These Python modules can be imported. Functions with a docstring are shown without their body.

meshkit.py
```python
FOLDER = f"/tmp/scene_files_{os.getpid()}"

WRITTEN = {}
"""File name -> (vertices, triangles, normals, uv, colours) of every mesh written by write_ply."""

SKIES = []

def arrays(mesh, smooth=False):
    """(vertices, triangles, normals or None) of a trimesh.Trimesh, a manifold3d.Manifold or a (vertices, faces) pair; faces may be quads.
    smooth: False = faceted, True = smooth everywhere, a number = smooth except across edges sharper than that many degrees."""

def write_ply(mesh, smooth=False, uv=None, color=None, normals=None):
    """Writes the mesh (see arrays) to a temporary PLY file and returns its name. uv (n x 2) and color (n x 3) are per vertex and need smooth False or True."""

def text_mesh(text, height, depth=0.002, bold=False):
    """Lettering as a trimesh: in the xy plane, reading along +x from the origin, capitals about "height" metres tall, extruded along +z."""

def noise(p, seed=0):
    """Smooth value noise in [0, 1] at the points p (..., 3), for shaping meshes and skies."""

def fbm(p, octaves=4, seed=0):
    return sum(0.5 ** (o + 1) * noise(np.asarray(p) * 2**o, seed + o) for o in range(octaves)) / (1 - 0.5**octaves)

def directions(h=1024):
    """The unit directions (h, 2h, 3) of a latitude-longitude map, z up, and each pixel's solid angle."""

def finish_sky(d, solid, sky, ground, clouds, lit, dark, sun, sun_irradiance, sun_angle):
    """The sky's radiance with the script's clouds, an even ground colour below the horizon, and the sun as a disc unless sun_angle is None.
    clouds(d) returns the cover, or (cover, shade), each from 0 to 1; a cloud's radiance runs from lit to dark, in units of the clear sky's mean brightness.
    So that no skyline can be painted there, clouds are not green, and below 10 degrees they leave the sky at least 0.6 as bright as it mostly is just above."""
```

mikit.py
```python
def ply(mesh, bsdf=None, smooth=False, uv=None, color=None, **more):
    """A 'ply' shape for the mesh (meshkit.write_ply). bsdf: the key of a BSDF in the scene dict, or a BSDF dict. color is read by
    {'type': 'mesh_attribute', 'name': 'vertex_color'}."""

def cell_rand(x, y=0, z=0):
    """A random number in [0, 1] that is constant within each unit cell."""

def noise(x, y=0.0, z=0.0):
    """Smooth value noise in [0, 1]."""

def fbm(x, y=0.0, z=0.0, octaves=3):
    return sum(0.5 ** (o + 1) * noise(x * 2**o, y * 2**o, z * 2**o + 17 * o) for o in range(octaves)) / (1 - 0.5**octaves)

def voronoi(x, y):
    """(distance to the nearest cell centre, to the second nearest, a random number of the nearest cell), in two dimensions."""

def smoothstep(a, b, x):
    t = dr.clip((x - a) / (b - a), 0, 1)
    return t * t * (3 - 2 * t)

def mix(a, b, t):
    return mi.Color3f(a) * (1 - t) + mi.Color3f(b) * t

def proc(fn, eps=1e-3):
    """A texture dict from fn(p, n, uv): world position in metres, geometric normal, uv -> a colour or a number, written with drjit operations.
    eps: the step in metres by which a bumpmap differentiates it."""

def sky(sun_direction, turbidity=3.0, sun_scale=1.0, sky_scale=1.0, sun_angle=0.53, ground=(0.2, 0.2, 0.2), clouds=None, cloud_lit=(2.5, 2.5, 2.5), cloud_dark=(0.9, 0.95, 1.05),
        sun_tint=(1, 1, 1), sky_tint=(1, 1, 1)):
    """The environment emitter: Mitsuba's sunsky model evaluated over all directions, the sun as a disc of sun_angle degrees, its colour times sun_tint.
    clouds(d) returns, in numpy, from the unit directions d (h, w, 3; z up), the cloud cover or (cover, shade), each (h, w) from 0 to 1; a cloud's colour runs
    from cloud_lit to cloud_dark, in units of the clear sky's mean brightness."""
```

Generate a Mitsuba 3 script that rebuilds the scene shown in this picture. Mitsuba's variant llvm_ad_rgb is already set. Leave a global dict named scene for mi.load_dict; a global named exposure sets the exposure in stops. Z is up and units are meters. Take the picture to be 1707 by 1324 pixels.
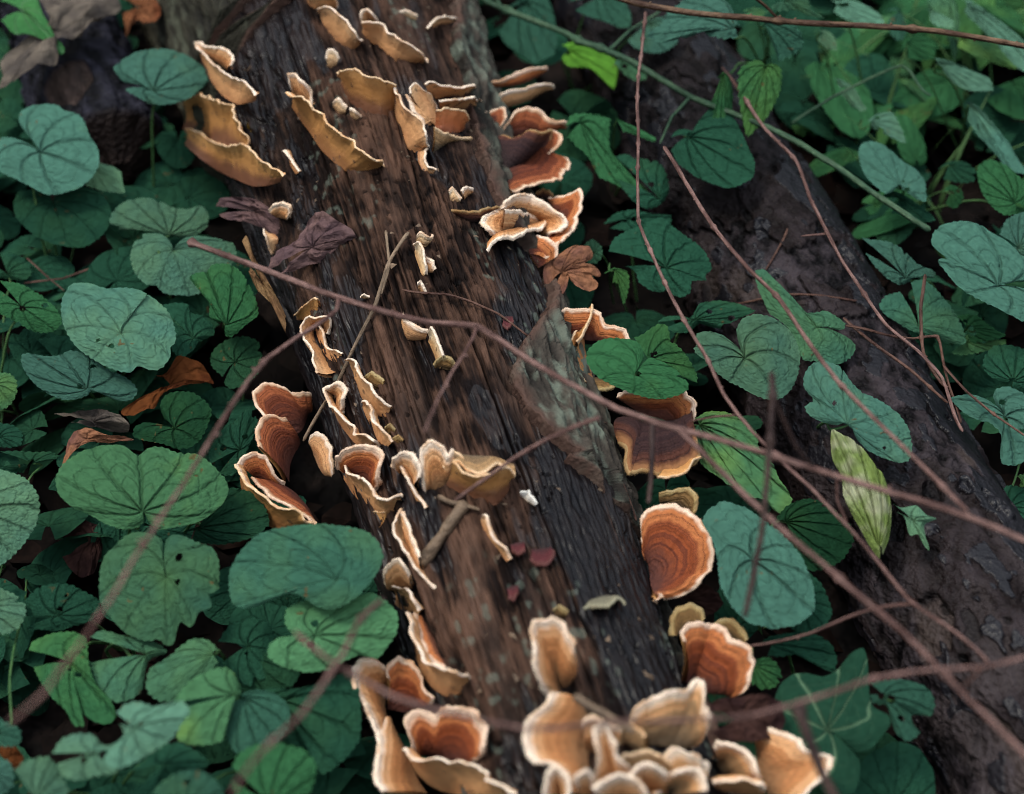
import math
import numpy as np, trimesh, mitsuba as mi, drjit as dr
import mikit, meshkit
from mikit import noise, fbm, smoothstep, mix, voronoi
from scipy.interpolate import CubicSpline

# ------------------------------------------------------------------ camera, sky, exposure
CAMERA=(0.0000,-0.6052,0.6968); TARGET=(0,0,.10)
T = mi.ScalarTransform4f
scene = {'type': 'scene'}
labels = {}
exposure = 2.95
scene['camera'] = {'type': 'thinlens', 'fov': 35.07, 'fov_axis': 'x', 'near_clip': .02, 'far_clip': 200.,
                   'aperture_radius': .0053, 'focus_distance': .875,
                   'to_world': T().look_at(origin=list(CAMERA), target=list(TARGET), up=[0, 0, 1])}
scene['sky'] = mikit.sky((-.42, .05, .90), turbidity=4, sun_scale=.3, sun_angle=18, sun_tint=(.9, 1, 1.12), clouds=lambda d: (np.ones(d.shape[:2]), 1 - np.clip(d[..., 2], 0, 1)),
                         cloud_lit=(2.5, 2.75, 3.1), cloud_dark=(.75, .84, .98), sky_tint=(.95, 1, 1.08), ground=(.06, .06, .05))
rng = np.random.default_rng(11)

# ------------------------------------------------------------------ names and entries
used = {}
def numbered(name):
    used[name] = used.get(name, -1) + 1
    return name if used[name] == 0 else '%s_%03d' % (name, used[name])
def obj(name, mesh, bsdf, parent=None, smooth=True, uv=None, color=None):
    key = numbered(parent + '__' + name if parent else name)
    scene[key] = mikit.ply(mesh, bsdf, smooth=smooth, uv=uv, color=color)
    return key
def thing(name, label, category, group=None):
    key = numbered(name)
    labels[key] = {'label': label, 'category': category}
    if group: labels[key]['group'] = group
    return key
def V(flat): return np.array(flat, float).reshape(-1, 3) * 1e-4
def ss(a, b, x):
    t = np.clip((x - a) / (b - a), 0, 1); return t * t * (3 - 2 * t)
def lerp(a, b, t): return np.asarray(a) * (1 - t)[..., None] + np.asarray(b) * t[..., None]
def n3(x, y, seed=0, oct=1):
    p = np.stack([x, y, np.full(np.shape(x), seed * 7.31)], -1) + 50
    return meshkit.fbm(p, oct, seed) if oct > 1 else meshkit.noise(p, seed)
def grid_faces(n, m, close=False):
    i, j = np.meshgrid(np.arange(n - 1), np.arange(m if close else m - 1), indexing='ij')
    a = i * m + j; b = i * m + (j + 1) % m
    return np.concatenate([np.stack([a, a + m, b], -1).reshape(-1, 3), np.stack([b, a + m, b + m], -1).reshape(-1, 3)])
def unit(v): return v / np.maximum(np.linalg.norm(v, axis=-1, keepdims=True), 1e-12)
def spline(P, n):
    P = np.asarray(P, float)
    d = np.r_[0, np.cumsum(np.maximum(np.linalg.norm(np.diff(P, axis=0), axis=1), 1e-6))]
    f = CubicSpline(d, P) if len(P) > 3 else (lambda t: np.stack([np.interp(t, d, P[:, k]) for k in range(3)], -1))
    # damp overshoot: blend the spline with the straight chain
    t = np.linspace(0, d[-1], n * 4)
    Q = .5 * f(t) + .5 * np.stack([np.interp(t, d, P[:, k]) for k in range(3)], -1)
    e = np.r_[0, np.cumsum(np.linalg.norm(np.diff(Q, axis=0), axis=1))]
    s = np.linspace(0, e[-1], n)
    return np.stack([np.interp(s, e, Q[:, k]) for k in range(3)], -1), np.interp(d, t, e) / e[-1], e[-1]

# ------------------------------------------------------------------ materials
def veins(u, r, L, secondary=1.0):
    prim = 9.0
    for k in (0., .25, .5, .77):
        uk = k * (1.18 - .36 * r)
        prim = L.minimum(prim, L.minimum(L.abs(u - uk), L.abs(u + uk)) * (r + .04))
    a = L.abs(u) * (1 / .25)
    w = a - L.floor(a)
    tri = 1 - L.abs(2 * w - 1)
    q = r * 4.6 - tri * .62 + L.floor(a) * .37 + .3 * L.floor(u + 1.0)
    d2 = L.abs(q - L.floor(q) - .5) / 4.6
    v1 = L.exp(-(prim / .0085) * (prim / .0085))
    v2 = L.exp(-(d2 / .008) * (d2 / .008)) * L.minimum(L.maximum((r - .1) * 5, 0), 1) * L.minimum(L.maximum((1.02 - r) * 5, 0), 1)
    return v1, v2 * secondary
def leaf_fn(base, yellow, mottle=.5, pale=False):
    def fn(p, n, uv):
        k = dr.floor(uv.y * .5); r = uv.y - 2 * k; u = uv.x * 2 - 1
        rnd = mikit.cell_rand(k, 3, 1); rnd2 = mikit.cell_rand(k, 9, 4)
        wob = noise(p.x * 260, p.y * 260, p.z * 260) - .5
        v1, v2 = veins(u + wob * .03, r + wob * .03, dr)
        # net of fine veins
        x = r * dr.cos(u * 3.1416); y = r * dr.sin(u * 3.1416)
        f, s, c = voronoi(x * 9 + rnd * 50, y * 9)
        net = 1 - smoothstep(.0, .14, s - f)
        m = fbm(p.x * 55, p.y * 55, p.z * 55)
        col = mix(base, yellow, dr.clip((m - .45) * 2.2 * mottle + (rnd - .5) * .9 + (1 - smoothstep(0, .3, r)) * .25, 0, 1)) * (.74 + .45 * rnd2)
        col = col * (.85 + .3 * noise(p.x * 400, p.y * 400, p.z * 400))
        if pale:
            return mix(col, (.16, .26, .15), dr.clip(v1 * .4 + v2 * .06, 0, 1))
        col = col * (1 - dr.clip(.22 * v1 * (1.35 - .7 * r) + .17 * v2 + .04 * net, 0, .5))
        # a few small eaten or brown specks
        sp = .8 * smoothstep(.84, .88, noise(p.x * 420 + 7, p.y * 420, p.z * 420)) * smoothstep(.62, .72, noise(p.x * 50, p.y * 50, 3 + p.z * 50))
        return mix(col, (.09, .06, .025), sp)
    return fn
def leaf_bump(p, n, uv):
    k = dr.floor(uv.y * .5); r = uv.y - 2 * k; u = uv.x * 2 - 1
    wob = noise(p.x * 260, p.y * 260, p.z * 260) - .5
    v1, v2 = veins(u + wob * .03, r + wob * .03, dr)
    x = r * dr.cos(u * 3.1416); y = r * dr.sin(u * 3.1416)
    f, s, c = voronoi(x * 10, y * 10)
    return smoothstep(0, .6, s - f) * .28 + noise(p.x * 800, p.y * 800, p.z * 800) * .2 - v1 * .7 - v2 * .42
def leafmat(key, base, yellow, rough, trans, mottle=.5, pale=False, bump=.0016, sheen=0.):
    scene['mat_' + key] = {'type': 'bumpmap', 'arbitrary': mikit.proc(leaf_bump, 4e-4), 'scale': bump,
        'bsdf': {'type': 'principledthin', 'base_color': mikit.proc(leaf_fn(base, yellow, mottle, pale)), 'roughness': rough, 'spec_trans': 0., 'diff_trans': trans, 'eta': 1.72, 'sheen': sheen, 'sheen_tint': .2}}
leafmat('teal', (.043, .110, .080), (.076, .148, .074), .30, .35, sheen=.3)
leafmat('midteal', (.028, .083, .054), (.056, .125, .050), .30, .35, sheen=.2)
leafmat('mid', (.025, .090, .036), (.065, .155, .040), .27, .45)
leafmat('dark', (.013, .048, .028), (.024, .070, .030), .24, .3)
leafmat('gloss', (.010, .038, .018), (.020, .060, .020), .18, .3, bump=.0014)
leafmat('bright', (.060, .160, .072), (.13, .25, .065), .35, .6, mottle=.9)
leafmat('lime', (.09, .24, .03), (.16, .32, .035), .42, .8)
leafmat('pale', (.088, .195, .130), (.13, .25, .12), .36, .6, sheen=.3)
leafmat('ivy', (.014, .048, .028), (.022, .070, .032), .26, .3, pale=True, bump=.0005)
leafmat('ivylight', (.04, .14, .045), (.07, .20, .055), .25, .4, pale=True, bump=.0005)

def deadfn(a, b, dark):
    def fn(p, n, uv):
        u = uv.x * 2 - 1; k = dr.floor(uv.y * .5); r = uv.y - 2 * k
        v1, v2 = veins(u, r, dr)
        m = fbm(p.x * 70, p.y * 70, p.z * 70)
        col = mix(a, b, smoothstep(.35, .65, m)) * (.75 + .5 * noise(p.x * 350, p.y * 350, p.z * 350))
        col = mix(col, dark, smoothstep(.55, .8, fbm(p.x * 38 + 9, p.y * 38, p.z * 38)) * .8)
        return col * (1 - .16 * v1 - .12 * v2)
    return fn
def deadmat(key, a, b, dark, rough, trans=.15):
    scene['mat_' + key] = {'type': 'bumpmap', 'arbitrary': mikit.proc(leaf_bump, 4e-4), 'scale': .0009,
        'bsdf': {'type': 'principledthin', 'base_color': mikit.proc(deadfn(a, b, dark)), 'roughness': rough, 'spec_trans': 0., 'diff_trans': trans, 'eta': 1.5}}
deadmat('dgrey', (.095, .078, .062), (.055, .046, .040), (.03, .025, .022), .45)
deadmat('dred', (.10, .034, .016), (.15, .06, .028), (.03, .015, .012), .5)
deadmat('dpurple', (.075, .046, .048), (.11, .066, .061), (.06, .036, .038), .30)
deadmat('dtan', (.16, .095, .045), (.11, .06, .03), (.05, .03, .02), .5)
deadmat('dorange', (.095, .032, .011), (.065, .020, .008), (.05, .02, .01), .5, .5)
deadmat('dpink', (.12, .055, .042), (.19, .085, .045), (.05, .025, .02), .33)
deadmat('dyellow', (.2, .12, .02), (.13, .075, .012), (.08, .04, .01), .5, .5)
deadmat('dplum', (.02, .010, .010), (.036, .018, .015), (.012, .008, .008), .35)
deadmat('dying', (.13, .18, .05), (.28, .29, .18), (.14, .075, .045), .45, .5)

def bands(d, p, f1=26., f2=9.):
    w = fbm(p.x * 90, p.y * 90, p.z * 90) * .16
    return noise((d + w) * f2, 3.3) * .6 + noise((d + w) * f1, 8.1) * .4
def capfn(rimc, outer, mid, inner, base, wide=1.0):
    """uv.x: 0 at the wood, 1 at the margin; uv.y: distance to the margin in cm."""
    def fn(p, n, uv):
        d = uv.y; s = uv.x
        jit = (noise(p.x * 420, p.y * 420, p.z * 420) - .5) * .16
        b = bands(d, p)
        t = smoothstep(.15, 1.5, d)
        col = mix(outer, mid, smoothstep(.2, .75, t + (b - .5) * .5))
        col = mix(col, inner, smoothstep(.46, .66, b) * .9)
        col = mix(col, base, smoothstep(.55, .05, s + jit * .8 + (b - .5) * .25) * .85)
        hair = noise(p.x * 1500, p.y * 1500, p.z * 1500)
        col = col * (.72 + .56 * hair)
        return .78 * mix(col, rimc, 1 - smoothstep(.05 * wide, .30 * wide, d + jit))
    return fn
def cap_bump(p, n, uv):
    return noise(uv.y * 9, 1.7) * .8 + noise(uv.y * 24, 4.1) * .4 + noise(p.x * 1300, p.y * 1300, p.z * 1300) * .35
def mat(key, fn, rough, bump=None, scale=0., eps=4e-4, spec=.4, sheen=0., **more):
    b = {'type': 'principled', 'base_color': mikit.proc(fn) if callable(fn) else fn, 'roughness': rough, 'specular': spec, 'sheen': sheen, 'sheen_tint': .6, **more}
    if bump is not None: b = {'type': 'bumpmap', 'arbitrary': mikit.proc(bump, eps), 'scale': scale, 'bsdf': b}
    scene['mat_' + key] = {'type': 'twosided', 'bsdf': b}
PALE = (.80, .64, .48)
CAPS = {'deep': ((.58, .38, .24), (.25, .072, .028), (.135, .034, .015), (.06, .016, .010), (.035, .015, .013)),
        'rust': ((.80, .59, .43), (.43, .145, .05), (.235, .056, .018), (.085, .021, .012), (.065, .028, .024)),
        'tan': ((.84, .68, .53), (.62, .33, .155), (.49, .215, .082), (.28, .105, .04), (.20, .11, .055)),
        'plum': ((.26, .12, .05), (.07, .026, .018), (.036, .017, .016), (.022, .011, .012), (.018, .012, .012)),
        'dry': ((.48, .33, .19), (.32, .19, .09), (.20, .125, .065), (.12, .08, .045), (.075, .058, .04)),
        'drytan': ((.84, .67, .50), (.58, .30, .13), (.36, .20, .09), (.19, .12, .065), (.13, .095, .06)),
        'olive': ((.40, .28, .12), (.17, .095, .035), (.11, .06, .025), (.07, .038, .018), (.05, .035, .02)),
        'cream': ((.82, .66, .46), (.66, .43, .23), (.50, .28, .12), (.40, .2, .08), (.28, .16, .08)),
        'white': ((.8, .76, .68), (.75, .70, .62), (.7, .65, .55), (.6, .5, .4), (.4, .3, .2)),
        'wine': ((.10, .036, .032), (.085, .022, .024), (.07, .018, .02), (.05, .014, .016), (.04, .02, .02)),
        'grey': ((.26, .24, .16), (.17, .155, .105), (.12, .11, .08), (.08, .07, .05), (.05, .045, .035))}
for k, c in CAPS.items():
    mat('cap_' + k, capfn(*c), .8, cap_bump, .0009, sheen=.1, spec=.1)
    if k in ('rust', 'deep', 'plum', 'tan', 'drytan'): mat('capw_' + k, capfn(*c, wide=1.8), .8, cap_bump, .0009, sheen=.1, spec=.1)
def underfn(outer, mid, base, dark):
    def fn(p, n, uv):
        s = uv.x; d = uv.y
        m = fbm(p.x * 60, p.y * 60, p.z * 60)
        rad = noise(uv.x * 3, p.x * 500 + p.y * 350, p.z * 300)
        col = mix(mid, outer, smoothstep(.9, .1, d + (m - .5) * .9))
        col = mix(col, base, smoothstep(.5, .0, s + (m - .5) * .5))
        col = mix(col, (.10, .035, .02), dark * .8 * smoothstep(.55, .2, s + (fbm(p.x * 45 + 3, p.y * 45, p.z * 45) - .5) * .8))
        col = col * (.8 + .25 * rad + .15 * noise(p.x * 1500, p.y * 1500, p.z * 1500))
        sp = smoothstep(.82, .86, noise(p.x * 230, p.y * 230, p.z * 230))
        return .76 * mix(col, (.10, .055, .03), sp * .7)
    return fn
def under_bump(p, n, uv): return noise(p.x * 700, p.y * 700, p.z * 700) * .5 + noise(p.x * 120, p.y * 120, p.z * 120)
for k, c in {'ochre': ((.54, .28, .10), (.43, .20, .062), (.22, .09, .03)), 'tan': ((.66, .39, .20), (.57, .29, .125), (.34, .15, .06)), 'rustu': ((.48, .17, .06), (.38, .11, .035), (.2, .06, .025)), 'cream': ((.82, .64, .42), (.72, .48, .25), (.45, .24, .1))}.items():
    mat('under_' + k, underfn(*c, 0.), .55, under_bump, .0006)
    if k == 'ochre': mat('underd_' + k, underfn(*c, 1.), .55, under_bump, .0006)
def rimfn(c):
    def fn(p, n, uv):
        return mix(mi.Color3f(c) * .76, mi.Color3f(c) * mi.Color3f(.60, .48, .38), smoothstep(.42, .75, fbm(p.x * 110, p.y * 110, p.z * 110))) * (.84 + .3 * noise(p.x * 1400, p.y * 1400, p.z * 1400))
    return fn
for k, c in {'pale': (.82, .66, .51), 'rust': (.76, .55, .40), 'dull': (.34, .22, .10), 'under': (.72, .50, .30), 'olive': (.36, .27, .13), 'wine': (.10, .036, .032), 'grey': (.26, .24, .16), 'white': (.8, .76, .68)}.items():
    mat('rim_' + k, rimfn(c), .85, sheen=.3, spec=.2)

def wood_bump(p, n, uv):
    return noise(uv.x * 90, uv.y * 1500) * .7 + noise(uv.x * 260, uv.y * 2600) * .3
VC = {'type': 'mesh_attribute', 'name': 'vertex_color'}
mat('wood', VC, .75, wood_bump, .0018, 3e-4, spec=.05)
mat('wet_wood', VC, .36, wood_bump, .0005, 3e-4, spec=.14)
mat('bark', VC, .8, lambda p, n, uv: fbm(p.x * 500, p.y * 500, p.z * 500), .0014, 4e-4, spec=.12)
mat('dark_bark', VC, .55, lambda p, n, uv: fbm(p.x * 420, p.y * 420, p.z * 420), .0032, 4e-4, spec=.06)
mat('wet_bark', VC, .44, lambda p, n, uv: fbm(p.x * 420, p.y * 420, p.z * 420), .0012, 4e-4, spec=.19)
def twigfn(a, b):
    def fn(p, n, uv):
        m = noise(uv.y * 300, uv.x * 5, 2)
        col = mix(a, b, smoothstep(.3, .7, fbm(uv.y * 90, uv.x * 4, 1)))
        return col * (.75 + .5 * m)
    return fn
for k, a, b in (('tw', (.062, .032, .027), (.138, .080, .068)), ('twd', (.022, .013, .012), (.04, .024, .02)), ('twb', (.040, .020, .013), (.10, .06, .036)), ('red', (.042, .020, .015), (.088, .047, .034)),
                ('pale', (.17, .12, .08), (.10, .07, .046)), ('stick', (.13, .09, .06), (.065, .045, .031)), ('green', (.020, .046, .026), (.037, .070, .038)), ('stalk', (.03, .075, .026), (.052, .105, .036))):
    mat('twig_' + k, twigfn(a, b), .5, lambda p, n, uv: noise(uv.y * 500, uv.x * 9) + noise(uv.y * 2000, uv.x * 20) * .5, .0005, 3e-4, spec=.1)
def soilfn(p, n, uv):
    m = fbm(p.x * 60, p.y * 60, 0)
    return mix((.003, .0022, .002), (.009, .006, .005), smoothstep(.35, .7, m)) * (.6 + .8 * noise(p.x * 420, p.y * 420))
mat('soil', soilfn, .8, lambda p, n, uv: fbm(p.x * 150, p.y * 150), .004, 1e-3, spec=.08)
mat('litter', lambda p, n, uv: mix((.002, .0014, .0011), (.007, .0034, .0023), uv.x * uv.x) * (.6 + .8 * noise(p.x * 300, p.y * 300)), .8, spec=.06)

# ------------------------------------------------------------------ the setting: soil and what lies between the plants
LOG_C=np.array([-0.0413, 0.0735, 0.05]); LOG_U=np.array([-0.2661, 0.9639, -0.0]); LOG_R=np.array([0.060833, 0.070462, 0.074619])
DARK_C=np.array([0.1952, 0.0788, 0.02]); DARK_U=np.array([-0.242, 0.9703, 0.0]); DARK_R=0.052
BARK_EDGE=[(0.3425, 62.2), (0.2387, 45.1), (0.1999, 45.2), (0.1473, 42.4), (0.1095, 39.7), (0.0781, 42.1), (0.0479, 44.6), (0.0359, 53.9), (0.0326, 66.7), (0.0116, 64.7), (-0.0278, 44.7), (-0.0554, 27.8), (-0.0797, 17.9), (-0.0971, 15.4), (-0.1098, 16.6), (-0.1226, 22.1), (-0.1406, 26.4), (-0.1388, 33.2), (-0.1516, 41.6), (-0.1605, 53.2), (-0.1656, 67.0)]
BARK_EDGE_FAR=[(0.289, -13.7), (0.267, -17.9), (0.2679, -28.2), (0.2709, -36.5), (0.2584, -40.1), (0.2503, -45.7), (0.2513, -53.9), (0.2824, -72.2)]
STUB_A=np.array([-0.3087, 0.3813, 0.045]); STUB_B=np.array([-0.2746, 0.2999, 0.035])
g = np.concatenate([-np.geomspace(30, 1.0, 26), np.linspace(-.95, .95, 260), np.geomspace(1.0, 30, 26)])
gx, gy = np.meshgrid(g, g + .1, indexing='ij')
near = np.exp(-(gx ** 2 + gy ** 2) / 4)
gz = -.012 + (n3(gx * 9, gy * 9, 3, 4) - .5) * .03 * near + (n3(gx * 45, gy * 45, 4, 2) - .5) * .008 * near
key = obj('ground', (np.stack([gx, gy, gz], -1).reshape(-1, 3), grid_faces(len(g), len(g))), 'mat_soil')
labels[key] = {'label': 'dark damp soil under the violets and logs', 'category': 'soil', 'kind': 'structure'}

def frame(u):
    v = unit(np.cross(u, [0, 0, 1])); return v, np.cross(v, u)
LV, LW = frame(LOG_U); DV, DW = frame(DARK_U)
def log_r(a): return np.clip(np.polyval(LOG_R, np.clip(a, -.4, .5)), .04, .14)
def on_log(a, phi, r): return LOG_C + a[..., None] * LOG_U + r[..., None] * (np.cos(phi)[..., None] * LW + np.sin(phi)[..., None] * LV)
def off_logs(x, y, m=.0):
    out = np.ones(np.shape(x), bool)
    for c, u, v, r in ((LOG_C, LOG_U, LV, None), (DARK_C, DARK_U, DV, DARK_R)):
        d = np.stack([x, y, np.zeros_like(x)], -1) - np.array([c[0], c[1], 0])
        rr = log_r(d @ u) if r is None else r
        out &= np.abs(d @ v) > rr + m
    return out

# ------------------------------------------------------------------ logs
def phis(dense, lo=-115, hi=115):
    return np.radians(np.concatenate([np.linspace(lo, hi, dense), np.linspace(hi + 12, 360 + lo - 12, 12)]))
log = thing('fallen_log', 'rotting brown log, mostly bare of bark, covered in bracket fungi', 'log')
aa = np.concatenate([np.linspace(-.52, -.34, 60), np.linspace(-.3385, .44, 1060), np.linspace(.445, .8, 60)])
ph = phis(620)
A, P = np.meshgrid(aa, ph, indexing='ij')
edge_a, edge_p = np.array(sorted(BARK_EDGE)).T
far_a, far_p = np.array(sorted(BARK_EDGE_FAR)).T
def bark_edge(a): return np.where(a < edge_a[0], 74., np.interp(a, edge_a, edge_p))
R0 = log_r(A); S = R0 * P
lump = n3(A * 7, S * 16, 1, 3) - .5
warp = (n3(A * 30, S * 30, 16, 2) - .5) * .006
med = n3(A * 17, (S + warp) * 110, 2, 3) - .5
grain = (n3(A * 85, (S + warp) * 430, 3, 2) - .5) * .8 + (n3(A * 34, (S + warp) * 360, 17, 2) - .5) * .45
cr = 1 - np.abs(2 * n3(A * 6 + .8 * lump, S * 75, 4) - 1)
crack = np.maximum(ss(.90, 1.0, cr) * ss(.42, .6, n3(A * 9, S * 30, 14)), np.maximum(.8 * ss(.95, 1.0, 1 - np.abs(2 * n3(A * 4 + med, (S + warp) * 38, 20) - 1)), .7 * ss(.93, 1.0, 1 - np.abs(2 * n3(A * 7, (S + .5 * warp) * 230, 30) - 1)) * ss(.45, .62, n3(A * 14, S * 40, 31))))
pits = np.maximum(ss(.80, .86, n3(A * 150, S * 190, 5)) * ss(.55, .65, n3(A * 16, S * 22, 6)), .8 * ss(.80, .88, n3(A * 260, S * 380, 32)) * ss(.48, .62, n3(A * 20, S * 26, 33)))
fine = ((n3(A * 42, (S + .4 * warp) * 1050, 26) - .5) + .7 * (n3(A * 75, (S + .4 * warp) * 640, 29) - .5)) * (.5 + n3(A * 40, S * 60, 27))
h = lump * .011 + med * .0022 + .0009 * fine + grain * .0022 + (n3(A * 190, (S + warp) * 480, 25) - .5) * .0009 + (n3(A * 60, S * 90, 19, 3) - .5) * .0028 + (n3(A * 40, S * 800, 15) - .5) * .0006 - crack * .0042 - pits * .002
deg = np.degrees(P)
stain = n3(A * 9, S * 34, 7, 3) * .6 + n3(A * 3, S * 14, 18, 2) * .4
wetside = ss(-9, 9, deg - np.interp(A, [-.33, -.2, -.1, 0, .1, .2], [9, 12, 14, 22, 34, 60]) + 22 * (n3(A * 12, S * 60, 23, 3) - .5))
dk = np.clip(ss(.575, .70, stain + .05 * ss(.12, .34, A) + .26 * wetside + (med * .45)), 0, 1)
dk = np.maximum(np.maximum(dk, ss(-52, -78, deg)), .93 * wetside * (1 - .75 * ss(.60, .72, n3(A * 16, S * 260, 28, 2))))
dk = np.maximum(dk, .9 * ss(.44, .60, n3(A * 10, S * 30, 24, 3) + .45 * ss(.17, .24, A) * ss(-8, -30, deg) - .12))
tone = np.clip(.42 + .75 * med + .7 * grain + .6 * fine + 1.5 * lump + .5 * (n3(A * 40, S * 800, 15) - .5) + 1.5 * (n3(A * 60, S * 90, 19, 3) - .5) + .5 * (n3(A * 190, (S + warp) * 480, 25) - .5), 0, 1)
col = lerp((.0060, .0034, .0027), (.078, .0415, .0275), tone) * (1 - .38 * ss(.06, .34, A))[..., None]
col = lerp(col, (.062, .039, .030), .3 * ss(.5, .7, n3(A * 11, S * 60, 8, 2)))
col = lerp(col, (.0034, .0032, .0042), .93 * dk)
fleck = ss(.68, .78, n3(A * 60, S * 320, 9)) * ss(.5, .62, n3(A * 8, S * 18, 10)) * (1 - wetside)
col = lerp(col, (.17, .085, .048), .6 * fleck * ss(.22, .1, A))
col = lerp(col, (.10, .12, .095), .4 * ss(.60, .72, n3(A * 180, S * 260, 12, 2)) * ss(.60, .7, n3(A * 12, S * 26, 13)))
col = lerp(col, (.0035, .003, .003), np.clip(.85 * crack + .95 * pits, 0, 1))
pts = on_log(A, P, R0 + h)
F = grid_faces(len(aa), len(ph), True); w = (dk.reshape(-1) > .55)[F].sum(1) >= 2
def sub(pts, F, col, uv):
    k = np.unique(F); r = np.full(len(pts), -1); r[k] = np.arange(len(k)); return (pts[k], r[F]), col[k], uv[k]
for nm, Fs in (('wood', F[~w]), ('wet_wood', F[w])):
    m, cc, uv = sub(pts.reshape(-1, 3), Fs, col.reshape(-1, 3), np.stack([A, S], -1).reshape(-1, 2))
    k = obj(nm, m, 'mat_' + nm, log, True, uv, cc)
    if nm == 'wet_wood': labels[k] = {'label': 'black wet stained wood'}
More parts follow.
